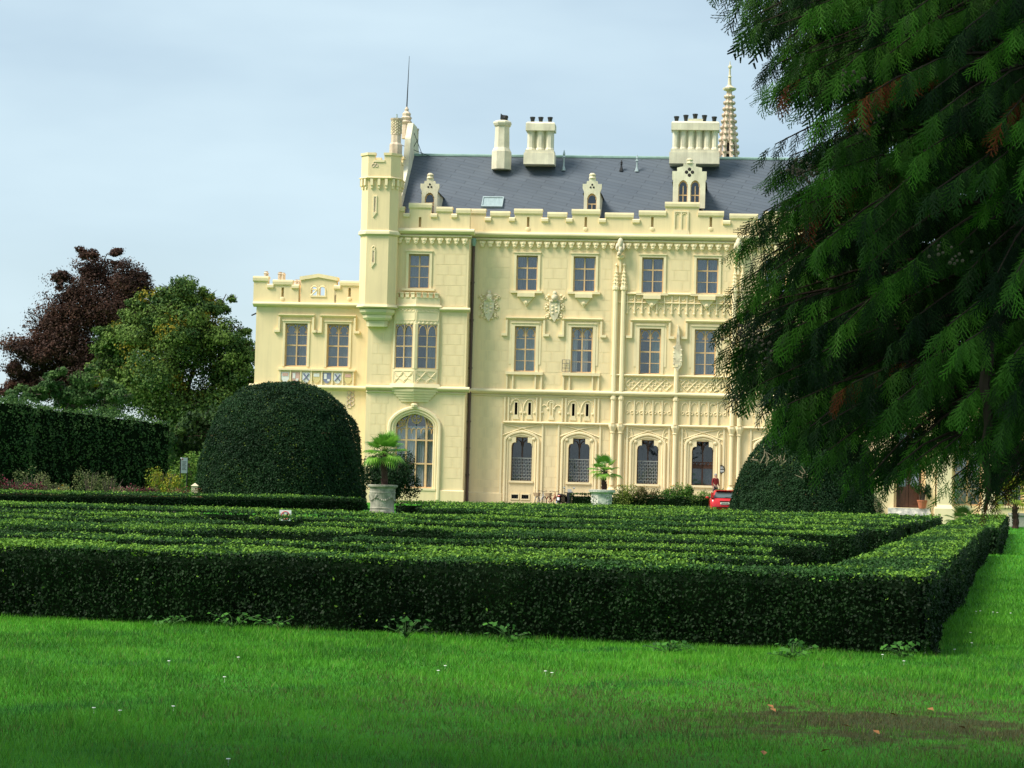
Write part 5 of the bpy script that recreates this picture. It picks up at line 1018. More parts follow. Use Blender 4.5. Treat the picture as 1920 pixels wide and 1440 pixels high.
# ------------------------------------------------------------------ background trees
def tree(name, label, D, base_px, lobes, leaf, n, cols, seed, trunk=.5, wood='bark', extra=None, gap=.35, cat='tree'):
    base = ground_at(base_px, D); root = thing(name, label, cat, base); g = np.random.default_rng(seed); r = random.Random(seed); sc = FPX / D; cs = []
    for px, py, rp in lobes: q = AT(px, py, D); cs.append((np.array([q[0] - base[0], g.uniform(-.35, .35) * rp / sc * 2, q[2]]), rp / sc))
    top = max(c[2] + R for c, R in cs); m = MB(); m.tube([(0, 0, -.2), (.1, .1, top * .12), (-.1, 0, top * .3), (.2, 0, top * .5)], [trunk * 1.3, trunk, trunk * .8, trunk * .4], 9); m.build('trunk', wood, root); m = MB()
    for c, R in cs:
        z0 = top * r.uniform(.18, .35); big_ = [q for q, R2 in cs if R2 > R * 1.3 and np.linalg.norm(q - c) < R2 * 2.2]; o_ = np.array([0, 0, z0]) if not big_ else min(big_, key=lambda q: np.linalg.norm(q - c)); m.tube([tuple(o_), tuple(o_ * .5 + c * .5 + np.array([0, 0, .04 * top])), tuple(o_ * .1 + c * .9), tuple(c + np.array([r.uniform(-.3, .3) * R, -.3 * R, .5 * R]))], [trunk * (.36 if not big_ else .05), trunk * (.2 if not big_ else .04), trunk * .04, .02], 6)
        for k in range(7): d = unit(g.normal(0, 1, (1, 3)))[0]; d[2] = abs(d[2]) * .7; m.tube([tuple(o_ * .06 + c * .94), tuple(c + d * R * .6), tuple(c + d * R * 1.1)], [.05, .035, .012], 5)
    m.build('limb', wood, root); P, Nn, T = [], [], []; tot = sum(R * R for _, R in cs)
    for c, R in cs:
        k = int(n * R * R / tot); nc = max(10, int(26 * (R / 2.2) ** 1.5)); d = unit(g.normal(0, 1, (nc, 3))); cc = c + d * R * g.uniform(.2, .95, (nc, 1)) * np.array([1, 1, .9]); rad = R * g.uniform(.2, .42, nc); tt = g.uniform(0, 1, nc); ix = g.integers(0, nc, k); dd = unit(g.normal(0, 1, (k, 3))) * (np.cbrt(g.uniform(.1, 1, (k, 1))) + np.abs(g.normal(0, .28, (k, 1)))) * np.array([1.15, 1.15, .75])
        P.append(cc[ix] + dd * rad[ix][:, None]); Nn.append(dd * .8 + d[ix] * .4 + np.array([0, 0, .35])); T.append(tt[ix])
    P, Nn, T = np.concatenate(P), np.concatenate(Nn), np.concatenate(T); C = mixcol(len(P), cols[0], cols[1], T + rng.normal(0, .18, len(P)))
    if extra is not None: yl = (T > .95); C[yl] = mixcol(int(yl.sum()), extra, tuple(c * .7 for c in extra))
    leaves('crown', P, Nn, leaf, C, 'leaf', root, asp=.8, spread=.6, tri=True); return root
tree('copper_beech', 'tall copper beech with dark purple-brown crown behind the yew wall', 205, 130, [(180, 505, 42), (235, 530, 52), (150, 560, 62), (215, 600, 80), (262, 535, 30), (100, 610, 55), (60, 660, 52), (140, 660, 80), (40, 715, 40), (95, 720, 62), (180, 710, 70), (25, 690, 22), (10, 735, 22), (165, 478, 22), (215, 478, 18), (120, 520, 26)], .19, 110000, ((.024, .013, .011), (.085, .040, .026)), 201, 1.0, 'bark_dark')
tree('park_tree', 'broad green tree with yellowing sprays rising beside the low castle wing', 180, 330, [(330, 600, 62), (270, 640, 60), (375, 650, 68), (220, 680, 50), (300, 700, 80), (420, 700, 60), (400, 760, 75), (250, 740, 60), (330, 780, 70), (450, 660, 36), (330, 550, 34), (440, 750, 48), (380, 590, 38), (300, 560, 30), (180, 700, 38), (400, 830, 60), (340, 850, 55), (440, 840, 55), (478, 720, 50), (490, 790, 50), (466, 660, 26), (412, 575, 20), (434, 560, 12), (452, 622, 18), (350, 640, 50), (240, 610, 34), (300, 590, 50), (345, 545, 40), (262, 575, 26), (205, 640, 36), (195, 690, 40), (380, 560, 34), (425, 630, 44)], .20, 150000, ((.028, .070, .018), (.13, .21, .038)), 202, .9, 'bark_dark', (.26, .22, .02))
tree('light_shrub_tree', 'pale green airy small tree just above the clipped yew wall', 150, 150, [(95, 725, 32), (150, 712, 34), (200, 730, 30), (60, 740, 26), (230, 745, 24), (120, 695, 14), (30, 745, 22), (170, 690, 12), (130, 750, 40), (190, 770, 40), (60, 780, 40)], .20, 12000, ((.030, .075, .022), (.085, .155, .04)), 204, .25)
tree('understorey_tree', 'dark green low tree filling the gap behind the yew dome', 160, 390, [(370, 800, 50), (420, 820, 50), (350, 860, 45), (400, 870, 50), (440, 780, 40), (330, 820, 36)], .26, 9000, ((.010, .03, .01), (.05, .10, .02)), 205, .4, 'bark_dark')

# ------------------------------------------------------------------ garden pavilion at the right
YP = float(loc(G(1900, 986))[1]); PXO = X(1660, 950, YP); pO = np.array([CO[0] + PXO * ca + YP * sa, CO[1] - PXO * sa + YP * ca, 0])
def PX(px, py=920, y=0.0): return X(px, py, YP + y) - PXO
def PZ(px, py, y=0.0): return Z(px, py, YP + y)
pav = thing('garden_pavilion', 'low cream pavilion with tall lattice windows and brown double door behind the conifer', 'pavilion', pO, -ALPHA)
zt = PZ(1700, 690); dx0, dx1, dzt, dzb = PX(1676), PX(1733), PZ(1700, 800), PZ(1705, 952)
wins = [(PX(1788), PX(1840), PZ(1815, 948), PZ(1815, 790)), (PX(1866), PX(1918), PZ(1890, 949), PZ(1890, 792)), (PX(1950), PX(2002), PZ(1970, 950), PZ(1970, 794))]
holes = [(dx0, dx1, dzb, dzt)] + wins; x_end = PX(2060); m = MB()
xs = sorted({-.6, x_end, *[q for h in holes for q in h[:2]]}); zs = sorted({0, zt, *[q for h in holes for q in h[2:]]})
for a, b in zip(xs, xs[1:]):
    for c, d in zip(zs, zs[1:]):
        if not any(h[0] < (a + b) / 2 < h[1] and h[2] < (c + d) / 2 < h[3] for h in holes): m.box(a, b, 0, .5, c, d)
m.box(-.6, -.1, .5, 12, 0, zt); m.build('wall', 'stucco_smooth', pav)
m = MB(); m.strip(-.8, x_end, course(0, 0, zt + .1, 0, .4, .4)); m.build('cornice', 'ledge', pav)
for k in range(14):
    x = -.5 + k * 1.35; m = MB(); m.box(x, x + .8, 0, .45, zt + .05, zt + .75); m.box(x - .05, x + .85, -.08, .5, zt + .75, zt + .9); m.build('merlon', 'stucco_smooth', pav)
m = MB(); m.box(PX(1858), x_end, -.5, 0, 0, PZ(1890, 952) - .0); m.box(PX(1856), x_end, -.58, 0, PZ(1890, 952), PZ(1890, 948)); m.build('window_parapet', 'stucco_smooth', pav)
for a, b, base in ((1735, 1752, False), (1755, 1782, True), (1842, 1862, True), (1925, 1945, True)):
    m = MB(); xa, xb = PX(a), PX(b); pzb = PZ(a, 946); d = .35 if not base else .7; m.box(xa, xb, -d, 0, 0 if not base else pzb, zt); 
    if base: m.loft([[(xa - .14, -d - .14, 0), (xb + .14, -d - .14, 0), (xb + .14, 0, 0), (xa - .14, 0, 0)], [(xa - .14, -d - .14, pzb - .2), (xb + .14, -d - .14, pzb - .2), (xb + .14, 0, pzb - .2), (xa - .14, 0, pzb - .2)], [(xa, -d, pzb), (xb, -d, pzb), (xb, 0, pzb), (xa, 0, pzb)]])
    m.build('pier', 'trim', pav)
for a, b, c, d in wins:
    f = MB(); f.box(a, a + .08, .2, .32, c, d); f.box(b - .08, b, .2, .32, c, d); f.box(a, b, .2, .32, c, c + .08); f.box(a, b, .2, .32, d - .08, d); f.box((a + b) / 2 - .05, (a + b) / 2 + .05, .2, .31, c, d); n_ = 5
    for k in range(1, n_): z = c + (d - c) * k / n_; f.box(a, b, .22, .3, z - .02, z + .02)
    for k in range(n_):
        for s0, s1 in ((a, (a + b) / 2), ((a + b) / 2, b)): z = c + (d - c) * k / n_; h_ = (d - c) / n_; rib(f, [(s0, z), ((s0 + s1) / 2, z + h_ / 2), (s0, z + h_)], .25, .018, 4); rib(f, [(s1, z), ((s0 + s1) / 2, z + h_ / 2), (s1, z + h_)], .25, .018, 4)
    w = f.build('window', 'sash', pav)
    for k in range(n_):
        for s0, s1 in ((a + .04, (a + b) / 2 - .02), ((a + b) / 2 + .02, b - .04)): MB().box(s0, s1, .26, .27, c + (d - c) * k / n_ + .01, c + (d - c) * (k + 1) / n_ - .01).build('pane', 'glass', w)
    curtain_mesh(a + .05, b - .05, c + .05, d - .05, .5, 9, .05).build('curtain', 'curtain_white', w); opening_box(a, b, c, d, .52, 1.6, False).build('interior', 'interior', w)
f = MB(); f.box(dx0, dx0 + .14, .1, .4, dzb, dzt); f.box(dx1 - .14, dx1, .1, .4, dzb, dzt); f.box(dx0, dx1, .1, .4, dzt - .14, dzt); fd = f.build('door_frame', 'sash', pav); dm_ = (dx0 + dx1) / 2
for a, b in ((dx0 + .15, dm_ - .01), (dm_ + .01, dx1 - .15)):
    m = MB(); zz = dzb + (dzt - dzb) * .26; m.box(a, b, .3, .36, dzb + .03, zz); m.box(a, a + .12, .3, .36, zz, dzt - .15); m.box(b - .12, b, .3, .36, zz, dzt - .15); m.box(a, b, .3, .36, dzt - .3, dzt - .15); m.box(a + .18, b - .18, .28, .3, dzb + .2, zz - .15); d_ = m.build('door', 'door_wood', pav); MB().box(a + .1, b - .1, .32, .33, zz, dzt - .25).build('pane', 'glass', d_); curtain_mesh(a + .12, b - .12, zz, dzt - .25, .42, 5, .03).build('curtain', 'curtain_white', d_); MB().tube([(dm_ + .08 * (1 if a > dm_ else -1), .26, zz + .1), (dm_ + .08 * (1 if a > dm_ else -1), .26, zz + .3)], .02, 6).build('handle', 'chrome', d_)
opening_box(dx0, dx1, dzb, dzt, .5, 2.2, False).build('interior', 'interior', fd)
for k in range(3): m = MB(); m.box(dx0 - .3 - .0 * k, dx1 + .3, -.5 - .35 * k, -.5 - .35 * k + .36 if k else 0, 0, max(.1, dzb - .02 - k * dzb / 3)); m.build('step', 'white_stone', pav)

# ------------------------------------------------------------------ palms and planters
def fan_palm(name, label, base, trunk_h, r0, n, size, seed, cols=((.07, .20, .02), (.20, .42, .05)), group=None):
    root = thing(name, label, 'palm', base, 0, group); r = random.Random(seed); m = MB(); k = 10
    m.tube([(.03 * math.sin(i * .8), 0, trunk_h * i / k) for i in range(k + 1)], [r0 * (1.25 - .45 * i / k) * (1 + .08 * (-1) ** i) for i in range(k + 1)], 10)
    for i in range(60): an = r.uniform(0, 6.28); z = r.uniform(.1, 1) * trunk_h; q = r0 * 1.05; m.tube([(q * math.cos(an), q * math.sin(an), z), (q * 1.35 * math.cos(an), q * 1.35 * math.sin(an), z + .1)], [.025, .005], 4)
    m.build('trunk', 'palm_bark', root); top = np.array([0, 0, trunk_h])
    for i in range(n):
        an = i * 2.4 + r.uniform(-.3, .3); el = math.radians(75 - 105 * i / n + r.uniform(-8, 8)); d = np.array([math.cos(an) * math.cos(el), math.sin(an) * math.cos(el), math.sin(el)]); L_ = size * r.uniform(.5, .75); hub = top + d * L_ + np.array([0, 0, -.1 * L_ * L_]); m = MB(); m.tube([tuple(top), tuple(top + d * L_ * .5 + np.array([0, 0, .03])), tuple(hub)], [.02, .016, .012], 5); side = np.cross(d, [0, 0, 1.]); side /= max(1e-6, np.linalg.norm(side)); up = np.cross(side, d); V = []; nb = 20
        pet = m.build('leaf_stalk', 'palm_leaf', root); pet.data.attributes.new('col', 'FLOAT_COLOR', 'POINT').data.foreach_set('color', np.tile([.10, .20, .03, 1.], len(pet.data.vertices)).astype(np.float32))
        t = r.random(); cc = np.array(cols[0]) * (1 - t) + np.array(cols[1]) * t
        for b in range(nb):
            a = math.radians(-105 + 210 * b / (nb - 1)); bd_ = d * math.cos(a) + side * math.sin(a) + up * .12 * abs(math.sin(a)); bl = size * .62 * (1 - .18 * abs(a) / 1.8) * r.uniform(.9, 1.05); tip = hub + bd_ * bl + np.array([0, 0, -.28 * bl * (1.2 - math.sin(el))]); mid = hub + bd_ * bl * .55 + np.array([0, 0, .02]); wv = np.cross(bd_, up); wv = wv / max(1e-6, np.linalg.norm(wv)) * size * .032; V += [hub, mid - wv, tip, mid + wv]
        np_mesh('fan', np.array(V), 4, np.tile(cc, (nb, 1)) * rng.uniform(.8, 1.2, (nb, 1)), 'palm_leaf', pet)
    return root
def garland(m, r, z, n=4, k0=0):
    for q in range(n):
        for j in range(9): t = j / 8; an = k0 + 2 * PI * (q + t) / n; m.ball((r * math.cos(an), r * math.sin(an), z - .16 * math.sin(t * PI)), .035 + .012 * (j % 2), 5, 4)
        an = k0 + 2 * PI * q / n; m.ball((r * math.cos(an), r * math.sin(an), z + .02), (.07, .07, .10), 7, 5)
u1 = G(716, 966); m = MB(); m.loft([[(-1.03, -.75, -.05), (1.03, -.75, -.05), (1.03, .75, -.05), (-1.03, .75, -.05)], [(-1.03, -.75, .1), (1.03, -.75, .1), (1.03, .75, .1), (-1.03, .75, .1)]]); s = m.build('stone_slab', 'slab_stone'); s.location = tuple(u1); tag(s, 'flat grey stone slab under the garland urn', 'slab')
urn = thing('stone_urn', 'round weathered stone urn carved with garlands, holding a fan palm', 'planter', u1 + np.array([0, 0, .1])); m = MB(); m.lathe([(.50, 0), (.55, .02), (.55, .1), (.52, .13), (.53, .2), (.55, .22), (.52, .25), (.53, .6), (.57, .86), (.585, .9), (.56, .93), (.57, 1.08), (.66, 1.15), (.67, 1.22), (.62, 1.24), (.56, 1.22), (.54, 1.1)], (0, 0, 0), 32); m.build('bowl', 'old_stone', urn, False); m = MB(); garland(m, .555, .72, 5, .5); m.build('garland', 'old_stone', urn); MB().lathe([(.56, 1.1), (.3, 1.14), (.0, 1.15)], (0, 0, 0), 20).build('earth', 'soil', urn)
fan_palm('fan_palm', 'bright green fan palm growing in the round garland urn', u1 + np.array([.05, 0, 1.2]), 1.55, .12, 24, .98, 31)
u2 = ground_at(1129, 118); pl2 = thing('stone_planter', 'eight-sided white stone planter with carved corner panels, holding a small palm', 'planter', u2); m = MB(); m.lathe([(.62, 0), (.62, .15), (.56, .2), (.58, 1.12), (.74, 1.2), (.75, 1.31), (.64, 1.33), (.58, 1.25)], (0, 0, 0), 8, PI / 8); m.build('bowl', 'white_stone', pl2); MB().lathe([(.6, 1.2), (.3, 1.26), (0, 1.28)], (0, 0, 0), 12).build('earth', 'soil', pl2)
for k in range(8):
    an = k * PI / 4 - PI / 2
    if k % 2 == 0: continue
    m = MB(); r = random.Random(k)
    for j in range(22): q = r.uniform(-.2, .2); zz = r.uniform(.3, 1.1); m.ball((.545 * math.cos(an) - q * math.sin(an), .545 * math.sin(an) + q * math.cos(an), zz), r.uniform(.04, .075), 5, 4)
    m.build('carved_panel', 'white_stone', pl2)
fan_palm('fan_palm', 'small leaning-leaved fan palm in the white eight-sided planter', u2 + np.array([.1, 0, 1.25]), 1.05, .12, 17, .85, 32, ((.08, .22, .02), (.22, .42, .06)))
fan_palm('low_palm', 'low stemless palm clump at the foot of the pavilion pier', ground_at(1806, 113), .25, .12, 18, .85, 33, ((.04, .10, .02), (.12, .20, .04)))
fan_palm('fan_palm', 'yellowing fan palm before the pavilion window parapet', ground_at(1905, 108), 1.5, .13, 18, 1.1, 34, ((.16, .26, .03), (.40, .40, .05)))
m = MB(); m.lathe([(.42, 0), (.46, .04), (.46, .55), (.52, .6), (.52, .72), (.44, .72), (.42, .6)], (0, 0, 0), 4, PI / 4); o = m.build('planter_box', 'slab_stone'); o.location = tuple(ground_at(1908, 112)); tag(o, 'grey square planter box under the pavilion window parapet', 'planter')
tp = pO + np.array([ca * PX(1726, 950), -sa * PX(1726, 950), 0]) + np.array([0, -.45, dzb - .02]); m = MB(); m.lathe([(.17, 0), (.25, .36), (.27, .37), (.27, .44), (.23, .44), (.22, .38)], (0, 0, 0), 14); o = m.build('terracotta_pot', 'terracotta'); o.location = tuple(tp); tag(o, 'terracotta flower pot on the step by the brown door', 'pot')
bush('pot_plant', 'dark leafy plant growing in the terracotta pot', tp + np.array([0, 0, .38]), .5, .4, 1.1, .14, ((.012, .03, .01), (.04, .08, .02)), 500, 140, cat='plant', lobes=7)

# ------------------------------------------------------------------ red hatchback
cp = ground_at(1360, 130); car = thing('parked_car', 'red hatchback parked tail-first, half hidden by the yew mound', 'car', cp, math.radians(-4))
secs = [(0.0, .30, .55, .72, .60, .60), (.08, .25, .95, .80, .78, .78), (.2, .22, 1.0, .84, .95, .80), (.55, .2, 1.42, .85, 1.0, .60), (1.3, .2, 1.46, .86, 1.0, .63), (2.4, .2, 1.40, .86, .98, .62), (3.1, .2, 1.02, .86, .95, .74), (3.9, .22, .85, .84, .8, .74), (4.15, .28, .62, .74, .6, .66)]
lv = []
for y, zb, ztop, hw, zbelt, htop in secs:
    zbelt = min(zbelt, ztop - .02); L_ = [(-hw * .9, zb), (-hw, zb + .15), (-hw, zbelt - .1), (-hw * .96, zbelt), (-htop, ztop - .05), (-htop * .8, ztop)]; lv.append([(x, y, z) for x, z in L_] + [(-x, y, z) for x, z in reversed(L_)])
m = MB(); m.loft(lv); m.build('body', 'red_paint', car, True)
m = MB(); m.loft([[(-.62, .135, 1.02), (.62, .135, 1.02), (.54, .455, 1.34), (-.54, .455, 1.34)], [(-.62, .17, 1.02), (.62, .17, 1.02), (.54, .49, 1.34), (-.54, .49, 1.34)]]); rw = m.build('rear_window', 'car_glass', car); MB().tube([(0, .13, 1.03), (.35, .18, 1.07)], .012, 4).build('wiper', 'car_plastic', rw)
m = MB(); m.box(-.55, .55, .30, .62, 1.435, 1.465); m.build('roof_spoiler', 'red_paint', car)
m = MB(); m.box(-.3, .3, -.02, .06, .79, .83); m.build('boot_handle', 'car_plastic', car); m = MB(); m.box(-.26, .26, -.03, .06, .64, .75); pt = m.build('number_plate', 'white_paint', car); m = MB()
for k in range(7): m.box(-.19 + k * .058, -.15 + k * .058, -.034, -.03, .665, .725)
m.build('plate_characters', 'sign_black', pt); m = MB(); m.box(-.74, .74, -.06, .2, .46, .49); m.build('bumper_strip', 'car_plastic', car)
for s in (-1, 1):
    m = MB(); m.box(min(s * .66, s * .81), max(s * .66, s * .81), .03, .3, .98, 1.3); o = m.build('tail_light', 'lamp_red', car)
    for y in (.75, 3.25): m = MB(); m.tube([(s * .68, y, .31), (s * .86, y, .31)], .31, 16); wh = m.build('wheel', 'rubber', car); MB().tube([(s * .80, y, .31), (s * .87, y, .31)], .19, 12).build('rim', 'chrome', wh)
    m = MB(); m.loft([[(s * .862, .75, 1.02), (s * .862, 2.6, 1.02), (s * .66, 2.2, 1.36), (s * .66, .85, 1.36)], [(s * .83, .75, 1.02), (s * .83, 2.6, 1.02), (s * .63, 2.2, 1.36), (s * .63, .85, 1.36)]]); m.build('side_window', 'car_glass', car); m = MB(); m.ball((s * .98, 2.55, 1.0), (.1, .06, .07), 8, 5); m.build('door_mirror', 'red_paint', car)

# ------------------------------------------------------------------ bicycles, scooter
def bicycle(label, base, rz, fm, basket):
    t = thing('bicycle', label, 'bicycle', base, rz, 'bicycles leaning at the castle wall')
    for x in (-.52, .52):
        m = MB(); m.tube([(x + .33 * math.cos(a), 0, .35 + .33 * math.sin(a)) for a in np.linspace(0, 2 * PI, 25)], .022, 6); w = m.build('wheel', 'rubber', t); m = MB()
        for k in range(10): a = k * PI / 5; m.tube([(x, 0, .35), (x + .32 * math.cos(a), 0, .35 + .32 * math.sin(a))], .004, 3)
        m.build('spokes', 'chrome', w); m = MB(); m.tube([(x + .38 * math.cos(a), 0, .35 + .38 * math.sin(a)) for a in np.linspace(.3, 2.6, 9)], .02, 4); m.build('mudguard', fm, w)
    m = MB(); m.tube([(.52, 0, .35), (.36, 0, .9), (.33, 0, 1.0)], .025, 6); m.tube([(.38, 0, .82), (-.1, 0, .38), (-.52, 0, .35)], .025, 6); m.tube([(-.1, 0, .38), (-.25, 0, .88)], .022, 6); m.tube([(-.52, 0, .35), (-.22, 0, .75), (.37, 0, .86)], .018, 6); m.build('frame', fm, t)
    m = MB(); m.ball((-.27, 0, .92), (.14, .09, .04), 8, 5); m.build('saddle', 'seat_black', t); m = MB(); m.tube([(.2, -.32, 1.06), (.36, -.26, 1.08), (.36, 0, 1.03), (.36, .26, 1.08), (.2, .32, 1.06)], .014, 6); h_ = m.build('handlebar', 'black_metal', t)
    for s in (-1, 1): MB().tube([(.3, s * .29, 1.07), (.18, s * .33, 1.06)], .02, 6).build('grip', 'rubber', h_)
    m = MB(); m.lathe([(.1, 0), (.1, .02)], (-.1, .06, .38), 10); m.tube([(-.1, .05, .38), (.05, .1, .28)], .012, 4); m.build('crank', 'chrome', t)
    if basket: m = MB(); m.loft([[(-.72, -.14, .72), (-.42, -.14, .72), (-.42, .14, .72), (-.72, .14, .72)], [(-.78, -.19, .95), (-.38, -.19, .95), (-.38, .19, .95), (-.78, .19, .95)]]); m.build('basket', 'wicker', t)
    else: m = MB(); m.box(-.78, -.35, -.07, .07, .70, .72); m.build('carrier', 'chrome', t)
bicycle('silver bicycle with carrier basket parked at the castle wall', facade_pt(1014, -1.6), math.radians(62), 'bike_silver', True)
bicycle('red bicycle parked between the silver bicycle and the scooter', facade_pt(1036, -1.6), math.radians(60), 'bike_red', True)
sp_ = facade_pt(1060, -2.0); sc = thing('motor_scooter', 'black motor scooter with white number plate parked beside the bicycles', 'scooter', sp_, math.radians(58))
for x in (-.62, .62): m = MB(); m.tube([(x, -.06, .25), (x, .06, .25)], .25, 14); w = m.build('wheel', 'rubber', sc); MB().tube([(x, -.065, .25), (x, .065, .25)], .13, 10).build('rim', 'chrome', w)
m = MB(); m.loft([[(-.85 + a, y * w_, z) for a, z in ((0, .45), (0, .72), (.45, .80), (.75, .72), (.8, .4), (.3, .32))] for y, w_ in ((-1, .1), (-1, .19), (1, .19), (1, .1))]); m.build('rear_body', 'black_enamel', sc); m = MB(); m.loft([[(.38, y, .25), (.52, y, .3), (.62, y * .8, .95), (.46, y * .8, .98)] for y in (-.2, .2)]); m.box(-.1, .45, -.17, .17, .25, .33); m.build('leg_shield', 'black_enamel', sc)
m = MB(); m.loft([[(-.8, y, .82), (-.1, y, .76), (-.12, y * .9, .86), (-.78, y * .9, .93)] for y in (-.14, .14)]); m.build('seat', 'seat_black', sc); m = MB(); m.tube([(.42, -.34, 1.02), (.5, -.1, 1.0), (.5, .1, 1.0), (.42, .34, 1.02)], .025, 6); h_ = m.build('handlebar', 'black_metal', sc)
for s in (-1, 1): m = MB(); m.tube([(.44, s * .28, 1.02), (.46, s * .34, 1.26)], .01, 5); m.ball((.46, s * .37, 1.31), (.02, .09, .06), 8, 5); m.build('mirror', 'chrome', h_)
MB().box(-.93, -.91, -.09, .09, .5, .68).build('number_plate', 'white_paint', sc); m = MB(); m.ball((-.86, 0, .78), (.05, .12, .05), 8, 5); m.build('tail_light', 'lamp_red', sc); m = MB(); m.loft([[(.62, y, .98), (.64, y, .98), (.5, y * .8, 1.25), (.48, y * .8, 1.25)] for y in (-.18, .18)]); m.build('windscreen', 'white_paint', sc); MB().tube([(-.3, .2, .3), (-.8, .2, .38)], [.04, .06], 8).build('exhaust', 'chrome', sc)

# ------------------------------------------------------------------ person on the terrace
def skin(name, chain, edges, mt, parent, sub=2):
    me = bpy.data.meshes.new(name); me.from_pydata([c[:3] for c in chain], edges, []); o = link(name, me, mt, parent); bm = bmesh.new(); bm.from_mesh(me); sl_ = bm.verts.layers.skin.verify()
    for v, c in zip(bm.verts, chain): v[sl_].radius = (c[3], c[4] if len(c) > 4 else c[3]); v[sl_].use_root = False
    bm.verts.ensure_lookup_table(); bm.verts[0][sl_].use_root = True; bm.to_mesh(me); bm.free(); o.modifiers.new('skin', 'SKIN').use_smooth_shade = True; sd = o.modifiers.new('sub', 'SUBSURF'); sd.levels = sd.render_levels = sub; return o
pp = facade_pt(1341, -1.3) + np.array([0, 0, .74]); man = thing('person', 'grey-haired person in a dark red top walking along the castle terrace', 'person', pp, math.radians(28))
ch = [(0, 0, .93, .15, .11), (0, 0, 1.12, .14, .10), (0, .01, 1.32, .17, .11), (0, 0, 1.45, .10, .08), (0, -.01, 1.52, .055), (0, -.03, 1.60, .075, .09), (0, -.03, 1.69, .07, .085)]; ed = [(0, 1), (1, 2), (2, 3), (3, 4), (4, 5), (5, 6)]
for s in (-1, 1):
    b = len(ch); ch += [(s * .1, 0, .86, .09), (s * .1, -.05 * s, .48, .06), (s * .1, .06 * s, .09, .042), (s * .1, .06 * s - .14, .035, .035)]; ed += [(0, b), (b, b + 1), (b + 1, b + 2), (b + 2, b + 3)]
    b = len(ch); ch += [(s * .19, 0, 1.40, .058), (s * .24, .02, 1.12, .043), (s * .24, -.10, .90, .03), (s * .24, -.13, .83, .032, .018)]; ed += [(3, b), (b, b + 1), (b + 1, b + 2), (b + 2, b + 3)]
    for f, (dx, ln) in enumerate(((-.028, .07), (-.010, .085), (.010, .08), (.027, .06))): q = len(ch); ch += [(s * .24 + dx, -.14, .80, .009), (s * .24 + dx, -.15, .80 - ln * .6, .008), (s * .24 + dx, -.14, .80 - ln, .007)]; ed += [(b + 3, q), (q, q + 1), (q + 1, q + 2)]
    q = len(ch); ch += [(s * .24 - s * .035, -.15, .83, .010), (s * .24 - s * .045, -.17, .79, .008)]; ed += [(b + 2, q), (q, q + 1)]
body = skin('body', ch, ed, 'skin', man)
skin('shirt', [(0, 0, .95, .165, .125), (0, 0, 1.12, .155, .115), (0, .01, 1.32, .185, .125), (0, 0, 1.455, .09, .075), (-.19, 0, 1.41, .07), (-.24, .02, 1.12, .055), (-.24, -.08, .94, .042), (.19, 0, 1.41, .07), (.24, .02, 1.12, .055), (.24, -.08, .94, .042)], [(0, 1), (1, 2), (2, 3), (3, 4), (4, 5), (5, 6), (3, 7), (7, 8), (8, 9)], 'red_shirt', man)
skin('trousers', [(0, 0, .95, .16, .12), (-.1, 0, .84, .105), (-.1, .05, .48, .078), (-.1, -.06, .12, .062), (.1, 0, .84, .105), (.1, -.05, .48, .078), (.1, .06, .12, .062)], [(0, 1), (1, 2), (2, 3), (0, 4), (4, 5), (5, 6)], 'trousers', man)
m = MB(); m.ball((0, -.005, 1.70), (.088, .105, .085), 12, 8); m.ball((0, .03, 1.65), (.085, .075, .09), 10, 6); m.build('hair', 'grey_hair', man, True); m = MB(); m.prism([(-.015, 1.60), (.015, 1.60), (.006, 1.65), (-.006, 1.65)], -.145, -.1); m.build('nose', 'skin', man); m = MB(); m.box(-.03, .03, -.122, -.10, 1.567, 1.575); m.build('mouth', 'bike_red', man)
for s in (-1, 1): m = MB(); m.ball((s * .032, -.112, 1.655), .012, 8, 6); m.build('eye', 'sign_black', man); m = MB(); m.ball((s * .085, -.02, 1.63), (.012, .028, .035), 8, 6); m.build('ear', 'skin', man)

# ------------------------------------------------------------------ signs
q = facade_pt(1352, 0); pz_ = Z(1352, 880); plq = thing('oval_plaque', 'black oval wall plaque with white lettering beside the curtained window', 'plaque', (q[0], q[1], pz_), -ALPHA)
m = MB(); m.tube([(0, -.09, 0), (0, -.02, 0)], 1, 24); o = m.build('plate', 'black_enamel', plq); o.scale = (.21, 1, .28)
m = MB()
for z, w_, h_ in ((.17, .16, .025), (.12, .22, .03), (.06, .26, .035), (-.06, .32, .05), (-.13, .30, .05), (-.19, .14, .025)):
    k = max(3, int(w_ / .04))
    for j in range(k): x = -w_ / 2 + w_ * j / k; m.box(x, x + w_ / k * .68, -.096, -.088, z - h_ / 2, z + h_ / 2)
m.build('lettering', 'white_paint', plq)
b0 = ground_at(344, 111); brd = thing('information_board', 'narrow white information board on black posts beside the golden shrub', 'sign', b0, math.radians(58)); h1 = AT(344, 858, 111)[2]; h0 = AT(344, 887, 111)[2]
m = MB(); m.box(-.24, .24, -.02, .02, h0, h1); pnl = m.build('panel', 'white_paint', brd); m = MB()
for k in range(7): m.box(-.16, .16 - .04 * (k % 3), -.026, -.02, h1 - .22 - k * .065, h1 - .195 - k * .065)
m.build('printed_text', 'sign_black', pnl); m = MB(); m.box(-.18, -.10, -.028, -.02, h1 - .13, h1 - .05); m.build('emblem', 'sign_red', pnl)
for s in (-.26, .26): MB().tube([(s, 0, 0), (s, 0, h1 - .05)], .03, 6).build('post', 'black_metal', brd)
